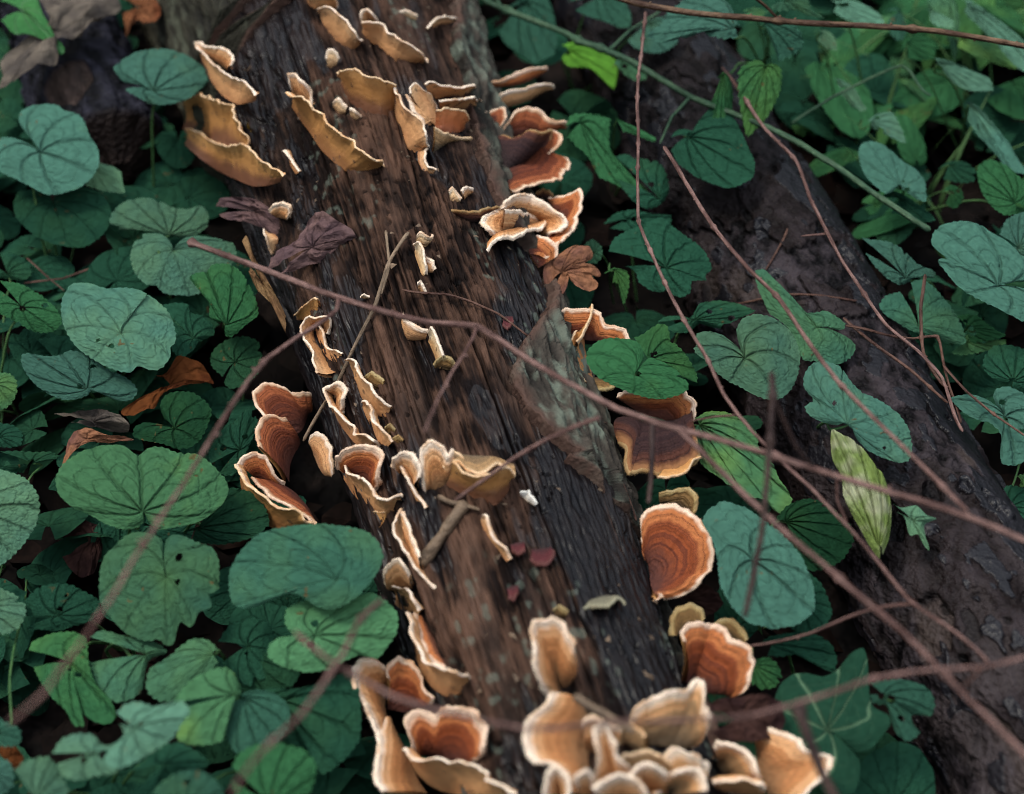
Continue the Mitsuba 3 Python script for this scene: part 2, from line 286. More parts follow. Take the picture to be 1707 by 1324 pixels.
def bark_piece(a, phi_edge, phi_end, seed, cols, lift, label):
    m = 190
    t = np.concatenate([[0, 0, .002], np.linspace(.004, 1, m - 3)])
    A, Tt = np.meshgrid(a, t, indexing='ij')
    jag = (n3(A * 45, A * 0, seed, 3) - .5) * 9 + (n3(A * 320, A * 0, seed + 1, 2) - .5) * 3
    e = np.radians((phi_edge(A) + jag)); ph = e + (math.radians(phi_end) - e) * Tt
    R = log_r(A); S = R * ph
    ridge = 1 - np.abs(2 * n3(A * 13, S * 55, seed + 2) - 1)
    rough = (n3(A * 40, S * 75, seed + 3, 4) - .5) * .6 + (n3(A * 60, S * 280, seed + 8, 3) - .5) * .9
    up = lift * (.55 + .9 * n3(A * 14, S * 14, seed + 4, 2)) + .0062 * (ridge - .5) + .0105 * rough
    row = np.arange(m)[None, :] * np.ones((len(a), 1))
    up = np.where(row == 0, -.003, np.where(row == 1, up * .55, up))
    fade = ss(0, .012, A - a[0]) * ss(0, .012, a[-1] - A)
    up = up * fade - .003 * (1 - fade)
    c = lerp(cols[0], cols[1], np.clip(.45 + 2.6 * rough, 0, 1))
    lic = ss(.46, .66, .5 * n3(A * 130, S * 380, seed + 5, 3) + .5 * n3(A * 60, S * 120, seed + 9, 3)) * ss(.32, .56, n3(A * 8, S * 14, seed + 6, 2))
    c = lerp(c, cols[2], .8 * lic)
    c = lerp(c, cols[3], ss(.42, .08, ridge) * .8)
    c = lerp(c, (.065, .035, .026), .8 * ss(.07, .0, Tt) * ss(.35, .6, n3(A * 30, A * 0, seed + 7)))
    k = obj('bark', (on_log(A, ph, R + up).reshape(-1, 3), grid_faces(len(a), m)), 'mat_bark', log, True, np.stack([A, S], -1).reshape(-1, 2), c.reshape(-1, 3))
    labels[k] = {'label': label}
bark_piece(np.linspace(-.36, .80, 760), bark_edge, 118, 21, [(.009, .0075, .006), (.045, .037, .029), (.098, .115, .088), (.004, .0035, .003)], 0.0046, 'grey-green lichened bark strip along the side')
bark_piece(np.linspace(far_a[0], .80, 300), lambda a: np.interp(a, far_a, far_p), -118, 41, [(.006, .0055, .004), (.022, .020, .013), (.05, .054, .037), (.004, .003, .003)], .0055, 'olive-brown bark patch at the upper end')

dark = thing('dark_log', 'wet purplish-black log with peeling bark behind the violets', 'log')
aa = np.concatenate([np.linspace(-.62, -.37, 80), np.linspace(-.369, .42, 900), np.linspace(.422, .75, 70)]); ph = phis(420)
A, P = np.meshgrid(aa, ph, indexing='ij'); S = DARK_R * P
pl = n3(A * 16, S * 26, 31, 4); pl2 = n3(A * 55, S * 85, 32, 3)
rough = n3(A * 90, S * 150, 33, 3) - .5
plate = ss(.50, .525, pl + .10 * (pl2 - .5))
pit = ss(.70, .76, n3(A * 95, S * 130, 34)) * ss(.42, .5, n3(A * 12, S * 18, 35))
wet = n3(A * 38, S * 62, 37, 4) + .12 * ss(-10, 45, np.degrees(P)) + .2 * rough > .585
h = (n3(A * 6, S * 10, 36, 2) - .5) * .008 + plate * .003 + rough * np.where(wet, .0012, .0038) + (pl2 - .5) * np.where(wet, .002, .0045) + .0010 * wet + (n3(A * 220, S * 260, 40, 2) - .5) * .0022 * (1 - .6 * wet) - pit * .0022
c = lerp((.0020, .0016, .0019), (.033, .0262, .0290), np.clip(.40 + 2.2 * rough + 1.6 * (pl2 - .5) + 1.2 * (n3(A * 240, S * 300, 41, 2) - .5), 0, 1))
c = lerp(c, (.014, .0095, .009), .5 * plate) * (1 - .75 * 4 * plate * (1 - plate))[..., None]
c = c * (1 - .60 * ss(.02, .20, A))[..., None]
c = lerp(c, (.052, .038, .033), .6 * ss(.56, .64, n3(A * 20, S * 30, 38, 3)) * ss(.18, .02, A) * (1 - plate))
c = lerp(c, (.052, .041, .040), .5 * ss(-.05, -.35, A) * ss(.45, .6, n3(A * 30, S * 60, 39, 3)))
c = lerp(c, (.012, .010, .010), .9 * pit)
c = np.where(wet[..., None], lerp(c, (.004, .004, .006), np.full(c.shape[:2], .85)), c)
pts = (DARK_C + A[..., None] * DARK_U + (DARK_R + h)[..., None] * (np.cos(P)[..., None] * DW + np.sin(P)[..., None] * DV)).reshape(-1, 3)
F = grid_faces(len(aa), len(ph), True); w = wet.reshape(-1)[F].sum(1) >= 2
for nm, Fs in (('bark', F[~w]), ('wet_bark', F[w])):
    m, cc, uv = sub(pts, Fs, c.reshape(-1, 3), np.stack([A, S], -1).reshape(-1, 2))
    k = obj(nm, m, 'mat_dark_bark' if nm == 'bark' else 'mat_wet_bark', dark, True, uv, cc)
    if nm == 'wet_bark': labels[k] = {'label': 'shiny black wet bark patches'}

stub = thing('bark_stub', 'short broken log end with bluish-black bark and a pale bare patch', 'log')
SU = unit(STUB_B - STUB_A); SV, SW = frame(SU)
aa = np.linspace(-.16, .062, 220); ph = np.radians(np.linspace(-180, 180, 260)[:-1])
A, P = np.meshgrid(aa, ph, indexing='ij'); RS = .036; S = RS * P
pl = n3(A * 22, S * 26, 51, 4); rough = n3(A * 110, S * 120, 52, 3) - .5
bare = ss(.50, .54, .95 * np.exp(-((A - .004) / .026) ** 2 - ((S - .014) / .020) ** 2) + .9 * (n3(A * 50 + 3, S * 50, 53, 4) - .5))
h = rough * .006 + (pl - .5) * .013 + .002 * ss(.5, .54, n3(A * 40, S * 55, 56, 3)) + (1 - bare) * .003
h = h - .030 * ss(.040, .062, A) * (.6 + .8 * n3(P * 2, P * 0, 54, 2))
c = lerp((.003, .003, .004), (.022, .0215, .031), np.clip(.42 + 2.4 * rough + 1.5 * (pl - .5), 0, 1))
c = lerp(c, lerp((.022, .015, .012), (.078, .052, .042), np.clip(.5 + 2 * (n3(A * 60, S * 300, 55, 2) - .5), 0, 1)), .9 * bare)
c = lerp(c, (.012, .008, .007), ss(.038, .046, A))
mid = STUB_A * .5 + STUB_B * .5
pts = (mid + A[..., None] * SU + (RS + h)[..., None] * (np.cos(P)[..., None] * SW + np.sin(P)[..., None] * SV)).reshape(-1, 3)
F = grid_faces(len(aa), len(ph), True)
end = len(pts); pts = np.vstack([pts, mid + SU * .056])
last = np.arange(len(ph)) + (len(aa) - 1) * len(ph)
F = np.vstack([F, np.stack([last, np.full(len(ph), end), np.roll(last, -1)], -1)])
obj('bark', (pts, F), 'mat_dark_bark', stub, True, np.vstack([np.stack([A, S], -1).reshape(-1, 2), [[0, 0]]]), np.vstack([c.reshape(-1, 3), [[.02, .014, .012]]]))

# ------------------------------------------------------------------ builders: leaf, tube, bracket
leaf_no = [0]
def leaf_mesh(J, O, tip=-1, edge=2, N=132, M=20, bulge=.08, seed=0, crumple=0.):
    E, at, length = spline(O, N)
    s = np.linspace(0, 1, N)
    st = at[tip] if 0 < tip < len(at) - 1 else .5
    u = np.where(s < st, s / st - 1, (s - st) / (1 - st))
    Rm = np.linalg.norm(E - J, axis=1).mean()
    nrm = np.cross(E[:-1] - J, E[1:] - J).sum(0); nrm = nrm / np.linalg.norm(nrm)
    if nrm[2] < 0: nrm = -nrm
    d = E - J
    if edge == 2:
        x = s * length / .0036; sc = np.abs(np.sin(np.pi * (x + .6 * n3(s * 9, s * 0, seed + 60))))
        f = 1 + (sc - .75) * .0009 / np.maximum(np.linalg.norm(d, axis=1), .004)
    elif edge == 1:
        x = s * length / .0048; sc = np.where(s < st, x % 1, 1 - x % 1)
        f = 1 + (sc - .6) * .0024 / np.maximum(np.linalg.norm(d, axis=1), .006)
    else: f = 1 + (n3(s * 30, s * 0, seed + 61, 2) - .5) * .02
    rb = np.random.default_rng(seed + 4000)
    if edge == 2 and rb.random() < .4:
        for _ in range(rb.integers(1, 3)):
            f = f * (1 - rb.uniform(.06, .2) * np.exp(-((s - rb.uniform(.12, .88)) / rb.uniform(.008, .022)) ** 2))
    d = d * f[:, None]
    r = np.linspace(0, 1, M) ** .85
    U, Rr = np.meshgrid(u, r, indexing='ij')
    pts = J + d[:, None, :] * Rr[..., None]
    v1, v2 = veins(U, Rr, np)
    wav = (n3(np.cos(np.pi * U) * 1.1 + 5, np.sin(np.pi * U) * 1.1 + Rr * .6 + 5, seed + 62, 2) - .5)
    fold = .02 + .16 * ((seed * .37) % 1)
    lift = fold * np.abs(np.sin(np.pi * U)) * Rr * Rm * .6 + bulge * Rm * np.sin(np.pi * Rr ** .8) + .20 * Rm * wav * Rr ** 1.5 - (.030 * v1 + .016 * v2 * Rr) * Rm + .012 * Rm * Rr
    q = n3(np.cos(U * 3.1) * Rr * 7 + 20, np.sin(U * 3.1) * Rr * 7 + seed, seed + 63)
    blis = np.abs(np.sin(np.pi * (Rr * 4.6 - (1 - np.abs(2 * ((np.abs(U) * 4) % 1) - 1)) * .62 + np.floor(np.abs(U) * 4) * .37))) - .6
    lift = lift + .045 * Rm * (q - .5) * Rr + .0095 * Rm * blis * ss(.05, .3, Rr)
    if crumple:
        X = np.cos(U * 3.1) * Rr + 9; Y = np.sin(U * 3.1) * Rr + seed % 7
        lift = lift + crumple * Rm * ((1 - np.abs(2 * n3(X * 1.7, Y * 1.7, seed + 64, 3) - 1)) - .6) * np.minimum(Rr * 2, 1)
    pts = pts + lift[..., None] * nrm
    leaf_no[0] += 1
    uv = np.stack([U * .5 + .5, Rr * .97 + .01 + 2 * (leaf_no[0] % 97)], -1)
    F = grid_faces(N, M)
    if edge == 2 and M > 10 and rb.random() < .35:
        flat = pts.reshape(-1, 3); keep = np.ones(len(F), bool)
        for _ in range(rb.integers(1, 4)):
            q = flat[rb.integers(0, len(flat))] * .8 + J * .2
            keep &= np.linalg.norm(flat[F].mean(1) - q, axis=1) > rb.uniform(.0010, .0022)
        F = F[keep]
    return (pts.reshape(-1, 3), F), uv.reshape(-1, 2)
def tube(P, r, sides=9, n=None, rough=.12, seed=0, nodes=None, taper=(1, .8)):
    P = np.asarray(P, float)
    L = np.linalg.norm(np.diff(P, axis=0), axis=1).sum()
    n = n or int(np.clip(L / .0016, 8, 420))
    Q = spline(P, n)[0]
    t = unit(np.gradient(Q, axis=0)); a = unit(np.cross(t, [.13, .21, .97])); b = np.cross(t, a)
    s = np.linspace(0, 1, n)
    rr = r * (taper[0] + (taper[1] - taper[0]) * s) * (1 + rough * 2 * (n3(s * L * 160, s * 0, seed, 2) - .5))
    if nodes is not None:
        for q in nodes:
            dd = np.linalg.norm(Q - q, axis=1); rr = rr * (1 + .75 * np.exp(-(dd / (r * 1.5)) ** 2))
    rr[0] *= .55; rr[-1] *= .4
    Q = Q + (n3(s * L * 45, s * 0, seed + 1, 2) - .5)[:, None] * a * r * 1.0
    th = np.linspace(0, 2 * np.pi, sides + 1)
    pts = Q[:, None] + rr[:, None, None] * (np.cos(th)[None, :, None] * a[:, None] + np.sin(th)[None, :, None] * b[:, None])
    v = np.vstack([pts.reshape(-1, 3), Q[:1], Q[-1:]]); m = sides + 1
    F = grid_faces(n, m)
    i = np.arange(m - 1); k = n * m
    F = np.vstack([F, np.stack([i, i + 1, np.full(m - 1, k)], -1), np.stack([(n - 1) * m + i + 1, (n - 1) * m + i, np.full(m - 1, k + 1)], -1)])
    uv = np.stack([np.tile(th / 6.283, n), np.repeat(s * L, m)], -1)
    return (v, F), np.vstack([uv, [[0, 0], [0, L]]])
def bracket(A, R, toward, front_top, fl, seed):
    """A: the line where it grows out of the wood; R: its free margin. Two skins with a rounded, felted margin between them."""
    La = np.linalg.norm(np.diff(R, axis=0), axis=1).sum()
    N = int(np.clip(La / .00065, 36, 150)); M = 22
    R_, _, lr = spline(R, N); A_, _, la = spline(A, N)
    t = np.linspace(0, 1, N); sv = np.linspace(0, 1, M)
    span = np.linalg.norm(R_ - A_, axis=1)
    size = span.mean()
    mrg = R_ + unit(R_ - A_) * ((n3(t * lr * 300, t * 0, seed, 3) - .5) * .0026 + (n3(t * lr * 110, t * 0, seed + 5, 2) - .5) * min(.0045, size * .16))[:, None]
    Sg = sv[None, :, None]
    P = A_[:, None] * (1 - Sg) + mrg[:, None] * Sg
    n = np.cross(np.gradient(P, axis=0), np.gradient(P, axis=1)); n = unit(n)
    n = unit(n.mean((0, 1)) * .35 + n)
    if (n.mean((0, 1)) @ toward) < 0: n = -n
    dist = span[:, None] * (1 - sv[None, :])
    TT = t[:, None] * np.ones((1, M))
    bul = (.34 if fl & 4 else .10 if front_top else -.08) * size * np.sin(np.pi * sv)[None, :]
    zon = .00032 * (n3(dist * 900, TT * 3, seed + 1) - .5) + .0016 * (n3(TT * lr * 130, dist * 60, seed + 2, 2) - .5) * sv[None, :]
    lip = .07 * size * sv[None, :] ** 4 * (1 if front_top else .4)
    ruf = (n3(t * lr * 95, t * 0, seed + 6, 2) - .5)[:, None] * min(.0075, .28 * size) * sv[None, :] ** 2.5
    fold = ((n3(t * lr * 420, t * 0, seed + 7) - .5) * .8 + (n3(t * lr * 750, t * 0, seed + 8) - .5) * .6)[:, None] * .0011 * sv[None, :] * (1 - .4 * sv[None, :])
    P = P + n * (bul + zon + lip + ruf + fold)[..., None]
    th = np.clip(.0028 - .0018 * sv, .0009, 1)[None, :] * min(1, size / .014) + .00025
    uvf = np.stack([sv[None, :] * np.ones((N, 1)), dist * 100], -1)
    front = P + n * (th / 2)[..., None]; back = P - n * (th / 2)[..., None]
    f = grid_faces(N, M)
    # the margin: a rounded felted roll over the last stretch
    out = unit(P[:, -1] - P[:, -2]); nn = n[:, -1]
    k = np.linspace(-.5, .5, 9) * np.pi * 1.25
    rr = np.clip(.00072 * (1.35 if fl & 1 else 1), 0, size * .12)
    fuzz = 1 + .55 * (n3(t[:, None] * lr * 1400 * np.ones((1, 9)), k[None, :] * 3 * np.ones((N, 1)), seed + 3, 2) - .5)
    c = P[:, -1] - out * rr * .4
    roll = c[:, None] + (np.cos(k)[None, :, None] * out[:, None] * 1.05 + np.sin(k)[None, :, None] * nn[:, None]) * rr * fuzz[..., None]
    rv = roll.reshape(-1, 3); rf = grid_faces(N, 9)
    # felt hairs along the margin
    H = int(np.clip(lr / .00022, 40, 420)); r_ = np.random.default_rng(seed)
    i = r_.integers(0, N, H); kk = r_.uniform(-.9, .9, H)
    o = np.cos(kk)[:, None] * out[i] + np.sin(kk)[:, None] * nn[i]; tan = unit(np.gradient(P[:, -1], axis=0))[i]
    base = c[i] + o * rr * .8 + tan * r_.uniform(-.0004, .0004, H)[:, None]; ln = r_.uniform(.0004, .0011, H)[:, None] * (1.2 if fl & 1 else .8)
    tipv = base + (o + .5 * tan * r_.normal(size=(H, 1))) * ln; wd = .00008
    hv = np.concatenate([base - tan * wd, base + tan * wd, tipv]); hf = np.stack([np.arange(H), np.arange(H) + H, np.arange(H) + 2 * H], -1)
    mesh = (np.vstack([rv, hv]), np.vstack([rf, hf + len(rv)]))
    return (front.reshape(-1, 3), f), (back.reshape(-1, 3), f), mesh, uvf.reshape(-1, 2)

# ------------------------------------------------------------------ measured places, in tenths of a millimetre
PLANTS=[
('violet_plant','violet plant with one round leaf on a tall bare stalk touching the topmost fungi','violet plants around the log',[-2455, 2898],[
('teal',-1,2,[-2339,2897,950],[-2420,2927,926,-2478,2983,946,-2556,2989,958,-2597,3029,985,-2629,3072,1011,-2569,3141,1036,-2497,3197,1046,-2386,3245,1046,-2270,3262,1035,-2162,3224,1013,-2062,3146,986,-1986,3046,959,-2018,2974,945,-2099,2873,920,-2197,2815,905,-2312,2801,904,-2406,2832,916,-2488,2876,933,-2534,2911,944,-2470,2934,944,-2411,2915,928]),
]),
('violet_plant','violet plant with a pale heart-shaped leaf above a dark wet one, below the bark stub','violet plants around the log',[-2945, 2097],[
('teal',-1,2,[-2993,2365,850],[-3025,2407,858,-3083,2499,886,-3146,2565,900,-3177,2635,913,-3170,2705,926,-3113,2749,935,-3024,2757,937,-2930,2736,935,-2882,2683,926,-2799,2655,930,-2736,2583,918,-2697,2486,895,-2633,2392,869,-2605,2260,826,-2633,2179,794,-2713,2101,759,-2798,2073,741,-2899,2062,730,-2994,2107,739,-3092,2170,754,-3175,2217,765,-3259,2265,776,-3314,2371,807,-3304,2473,842,-3283,2507,856,-3204,2506,865,-3120,2467,862,-3043,2390,847]),
('pale',-1,2,[-2697,2456,650],[-2739,2378,628,-2742,2319,617,-2624,2281,598,-2481,2272,597,-2498,2319,625,-2530,2438,631,-2609,2515,622,-2687,2527,637,-2714,2466,642]),
('dark',-1,2,[-2929,2190,580],[-2975,2280,567,-3079,2340,561,-3182,2331,552,-3198,2219,542,-3160,2100,538,-3074,1986,533,-2983,1902,520,-2889,1859,507,-2786,1836,501,-2684,1834,511,-2588,1882,536,-2540,1951,560,-2542,2098,588,-2615,2241,604,-2732,2323,606,-2849,2318,594,-2918,2259,575]),
]),
('violet_plant','violet plant with overlapping leaves between the purple dead leaf and the bark stub','violet plants around the log',[-2001, 1569],[
('teal',-1,2,[-2151,1904,550],[-2225,1958,530,-2351,1973,543,-2468,1930,553,-2531,1962,584,-2505,2061,616,-2442,2148,629,-2349,2195,624,-2249,2192,611,-2167,2136,590,-2064,2116,581,-1978,2134,584,-1921,2067,564,-1923,1973,543,-1991,1906,533,-2065,1891,529,-2131,1915,525]),
('teal',-1,2,[-2061,1593,680],[-2096,1677,677,-2155,1721,698,-2247,1711,711,-2303,1641,703,-2312,1517,677,-2265,1404,649,-2181,1327,625,-2068,1295,601,-1957,1302,576,-1876,1344,558,-1833,1438,564,-1769,1512,573,-1687,1622,600,-1712,1715,642,-1821,1727,670,-1929,1723,683,-2001,1708,681,-2041,1665,668]),
('mid',7,2,[-1629,832,760],[-1674,878,735,-1737,909,738,-1744,985,767,-1788,1068,791,-1842,1125,806,-1882,1166,819,-1859,1191,837,-1785,1201,853,-1753,1243,865,-1668,1251,866,-1591,1203,851,-1521,1100,827,-1467,977,806,-1451,870,789,-1496,830,777,-1553,789,750,-1602,767,723,-1642,793,715]),
]),
('violet_plant','violet plant with one large round blue-green leaf on top, next to the orange dead leaf','violet plants around the log',[-2413, 869],[
('teal',-1,2,[-2199,684,830],[-2185,737,829,-2147,816,854,-2096,884,873,-2078,934,884,-2117,958,887,-2218,989,891,-2338,993,888,-2401,1016,891,-2464,1030,892,-2522,1020,888,-2552,972,874,-2568,918,858,-2560,837,835,-2541,769,816,-2499,687,796,-2442,617,781,-2361,551,770,-2270,491,763,-2170,445,759,-2085,422,760,-2004,423,764,-1939,457,771,-1912,515,780,-1889,617,797,-1895,706,810,-1924,796,824,-1968,869,838,-2034,926,851,-2082,953,862,-2140,833,838,-2180,737,822]),
('teal',-1,2,[-2370,416,650],[-2348,416,641,-2354,381,635,-2421,352,623,-2493,357,613,-2584,402,614,-2664,460,623,-2734,537,646,-2774,620,681,-2768,642,701,-2658,627,707,-2562,623,711,-2495,650,718,-2399,629,705,-2273,546,671,-2176,512,655,-2112,463,636,-2089,414,619,-2114,372,603,-2171,361,598,-2232,379,604,-2294,425,625,-2340,433,637]),
('dark',-1,2,[-1849,883,600],[-2102,1186,598,-1999,1175,616,-1908,1147,617,-1891,1097,603,-1826,1079,603,-1756,1008,601,-1735,927,592,-1792,899,585,-1823,862,587,-1838,792,586,-1893,739,569,-1968,824,555,-1975,962,560,-2028,1089,578]),
('dark',-1,2,[-2635,826,420],[-2819,1039,456,-2688,1104,431,-2511,1072,409,-2449,993,398,-2484,848,399,-2579,756,386,-2708,792,385,-2832,912,440]),
]),
('violet_plant','violet plant with a mottled green leaf and a small bright round leaf, picture edge','violet plants around the log',[-3068, 869],[
('mid',-1,2,[-2855,1043,700],[-3027,1248,732,-2951,1234,728,-2859,1202,724,-2764,1145,708,-2682,1077,686,-2630,1009,665,-2616,954,649,-2648,919,633,-2710,914,620,-2774,925,618,-2859,949,638,-2932,977,670,-3006,1012,696,-3070,1097,717,-3068,1210,733]),
('dark',-1,2,[-3126,1638,450],[-3207,1802,482,-3132,1809,476,-3072,1803,447,-3009,1730,424,-2989,1641,430,-3034,1603,421,-3106,1625,411,-3181,1628,425,-3231,1709,458]),
('bright',-1,2,[-2948,583,520],[-2947,685,521,-2881,665,532,-2824,597,531,-2818,515,503,-2866,470,456,-2904,433,460,-2953,457,477,-2997,611,493]),
('dark',-1,2,[-2867,247,440],[-2885,344,457,-2820,348,437,-2751,293,426,-2740,191,431,-2804,192,405,-2890,205,399,-2950,283,419]),
]),
('violet_plant','violet plant with small dark glossy leaves beside the tall ruffled rust bracket','violet plants around the log',[-1739, 717],[
('dark',-1,2,[-1595,742,550],[-1662,662,510,-1732,733,509,-1756,829,518,-1725,896,538,-1653,927,559,-1557,941,563,-1483,920,550,-1447,806,539,-1456,664,541,-1517,567,536,-1601,559,519,-1650,612,509]),
('gloss',-1,2,[-1850,156,600],[-1921,242,594,-1952,315,619,-1923,377,639,-1855,399,650,-1771,380,652,-1695,323,643,-1654,260,625,-1671,178,593,-1699,108,568,-1750,50,553,-1815,32,556,-1898,62,566,-2006,91,560,-2084,141,550,-2085,217,554,-2030,242,561,-1930,195,568]),
('dark',-1,2,[-1509,141,450],[-1668,55,420,-1679,165,449,-1623,265,466,-1547,346,479,-1488,430,490,-1430,348,477,-1447,181,455,-1488,61,414,-1536,8,374,-1618,18,387]),
]),
('violet_plant','violet plant with one very broad yellow-green leaf crossed by the blurred forked twig','violet plants around the log',[-2070, -130],[
('bright',-1,2,[-1859,-658,840],[-1858,-664,823,-1843,-704,805,-1869,-734,795,-1946,-759,796,-2023,-739,809,-2118,-688,833,-2209,-661,856,-2283,-595,882,-2313,-500,904,-2293,-407,915,-2218,-312,917,-2136,-263,911,-2033,-239,899,-1912,-232,883,-1805,-235,868,-1725,-264,853,-1633,-271,838,-1549,-336,816,-1481,-401,796,-1453,-471,781,-1478,-567,773,-1530,-638,776,-1596,-698,785,-1679,-737,798,-1763,-761,812,-1811,-731,823,-1841,-669,830]),
('dark',-1,2,[-1636,-524,560],[-1733,-535,525,-1604,-524,560,-1489,-422,586,-1487,-290,604,-1370,-328,622,-1279,-448,615,-1258,-526,586,-1348,-593,545,-1505,-610,517,-1667,-579,504]),
]),
('violet_plant','violet plant cut by the picture edge with three stacked blue-green leaves','violet plants around the log',[-2788, -389],[
('teal',-1,2,[-2706,-651,800],[-2672,-359,841,-2574,-388,837,-2487,-436,834,-2419,-513,791,-2406,-567,750,-2418,-661,719,-2474,-778,694,-2560,-882,677,-2668,-915,694,-2748,-773,757,-2765,-509,823]),
('dark',-1,2,[-2573,-102,600],[-2763,-36,620,-2680,-17,608,-2592,-16,599,-2516,-10,592,-2445,-28,587,-2459,-66,594,-2535,-77,597,-2594,-84,572,-2646,-125,551,-2706,-139,574,-2790,-138,598]),
('teal',-1,2,[-2551,-1173,700],[-2527,-1023,683,-2467,-1036,658,-2387,-1109,667,-2366,-1186,666,-2393,-1247,646,-2446,-1284,646,-2494,-1289,652,-2565,-1221,679,-2579,-1088,707]),
('midteal',-1,2,[-2278,-1976,840],[-2296,-1891,845,-2246,-1916,833,-2199,-1935,813,-2193,-1986,789,-2215,-2028,819,-2295,-2018,804,-2347,-1946,812]),
]),
('violet_plant','violet plant whose top leaf is folded along the middle and notched at its stalk','violet plants around the log',[-2069, -916],[
('midteal',18,2,[-1659,-1126,900],[-1676,-1072,873,-1685,-1037,887,-1695,-978,910,-1706,-919,935,-1759,-894,946,-1832,-883,948,-1882,-898,942,-1928,-949,923,-1975,-996,900,-1986,-1075,869,-1984,-1143,841,-1972,-1211,813,-1948,-1249,797,-1889,-1311,780,-1832,-1365,768,-1767,-1400,766,-1704,-1416,772,-1663,-1412,782,-1628,-1445,781,-1593,-1442,790,-1586,-1405,805,-1568,-1337,829,-1524,-1370,825,-1468,-1324,845,-1422,-1276,864,-1398,-1206,888,-1399,-1134,910,-1406,-1061,931,-1449,-984,949,-1514,-957,949,-1580,-924,948,-1645,-905,942,-1681,-920,929,-1686,-974,906,-1675,-1036,885,-1666,-1072,873]),
('dark',-1,2,[-2218,-1159,640],[-2395,-1138,604,-2391,-1066,646,-2341,-1026,678,-2264,-994,679,-2176,-988,655,-2100,-1021,639,-2039,-1063,642,-2019,-1123,636,-2054,-1175,619,-2153,-1205,608,-2276,-1217,599,-2384,-1198,591]),
('mid',-1,2,[-2081,-1485,700],[-2311,-1382,659,-2299,-1336,664,-2210,-1310,680,-2104,-1314,701,-2023,-1361,714,-1991,-1489,704,-1945,-1596,686,-1864,-1678,669,-1828,-1760,653,-1856,-1798,649,-1935,-1785,656,-2000,-1736,669,-1954,-1828,669,-1993,-1829,662,-2048,-1752,658,-2133,-1668,654,-2212,-1573,654,-2271,-1478,656]),
('midteal',-1,2,[-1726,-1451,720],[-2016,-1345,710,-1965,-1323,739,-1880,-1346,743,-1788,-1370,726,-1679,-1380,706,-1636,-1418,692,-1711,-1452,688,-1731,-1527,674,-1730,-1611,657,-1763,-1655,652,-1827,-1682,650,-1901,-1653,650,-1955,-1571,652,-2002,-1462,668]),
]),
('violet_plant','violet plant with one large smooth dark green leaf against the log','violet plants around the log',[-1023, -556],[
('midteal',11,2,[-816,-1288,1080],[-597,-1177,1096,-626,-1097,1114,-680,-1043,1129,-765,-1019,1136,-880,-1012,1133,-1006,-1008,1121,-1122,-1011,1100,-1217,-1036,1073,-1287,-1090,1040,-1333,-1169,1007,-1330,-1266,979,-1302,-1344,963,-1253,-1369,965,-1180,-1362,977,-1120,-1342,992,-1048,-1329,1009,-984,-1344,1020,-907,-1404,1023,-833,-1436,1032,-762,-1423,1047,-704,-1382,1060,-657,-1315,1072,-619,-1245,1083,-599,-1178,1096]),
]),
('violet_plant','violet plant with a bright green holed leaf under the large smooth one','violet plants around the log',[-1171, -1032],[
('bright',-1,2,[-909,-1490,920],[-1011,-1487,917,-1056,-1431,925,-1057,-1359,933,-1005,-1314,933,-925,-1294,932,-800,-1304,928,-718,-1277,943,-667,-1266,954,-593,-1301,941,-535,-1358,915,-537,-1446,879,-576,-1504,855,-625,-1560,837,-707,-1548,847,-765,-1579,847,-833,-1625,843,-951,-1648,849,-1052,-1630,866,-1125,-1586,890,-1123,-1538,909,-1070,-1498,922,-1007,-1531,909]),
('dark',-1,2,[-1233,-1408,640],[-1384,-1218,630,-1302,-1183,637,-1235,-1210,637,-1195,-1283,629,-1109,-1299,633,-1132,-1377,633,-1002,-1509,656,-1029,-1573,640,-1136,-1571,602,-1263,-1570,583,-1347,-1553,594]),
]),
('violet_plant','violet plant with a yellow-green leaf between two blue-green leaves near the lower twig','violet plants around the log',[-1426, -1256],[
('midteal',-1,2,[-1399,-1510,800],[-1374,-1484,798,-1423,-1424,782,-1507,-1402,768,-1569,-1460,765,-1629,-1520,764,-1693,-1560,754,-1706,-1620,737,-1679,-1682,725,-1626,-1717,717,-1559,-1709,714,-1496,-1661,728,-1421,-1603,763,-1365,-1553,793]),
('dark',-1,2,[-1266,-1358,660],[-1422,-1296,611,-1372,-1240,654,-1312,-1217,673,-1242,-1204,673,-1167,-1240,670,-1137,-1348,647,-1146,-1489,621,-1227,-1569,614,-1313,-1520,613,-1389,-1410,596]),
('bright',-1,2,[-1227,-1846,960],[-1512,-1874,935,-1471,-1812,959,-1409,-1759,980,-1338,-1723,986,-1275,-1713,972,-1235,-1754,942,-1212,-1818,919,-1235,-1854,923,-1284,-1905,932,-1265,-1986,921,-1269,-2048,900,-1343,-2065,885,-1419,-2057,881,-1477,-2030,888,-1467,-1955,908,-1499,-1909,922]),
('midteal',-1,2,[-1203,-1827,900],[-1215,-1805,901,-1149,-1767,880,-1071,-1775,858,-999,-1847,847,-998,-1954,840,-1055,-2042,841,-1150,-2093,852,-1216,-2082,852,-1264,-2000,844,-1291,-1921,857,-1285,-1865,890]),
]),
('violet_plant','violet plant with pale blurred leaves in the lower left corner','violet plants around the log',[-2067, -1781],[
('pale',-1,2,[-1572,-2218,1250],[-1662,-2135,1243,-1622,-2109,1267,-1569,-2104,1275,-1514,-2120,1268,-1446,-2109,1267,-1386,-2094,1268,-1347,-2135,1251,-1379,-2182,1228,-1418,-2237,1202,-1476,-2279,1187,-1538,-2327,1183,-1600,-2370,1187,-1659,-2375,1195,-1683,-2330,1203,-1642,-2261,1206,-1621,-2235,1198,-1646,-2175,1217]),
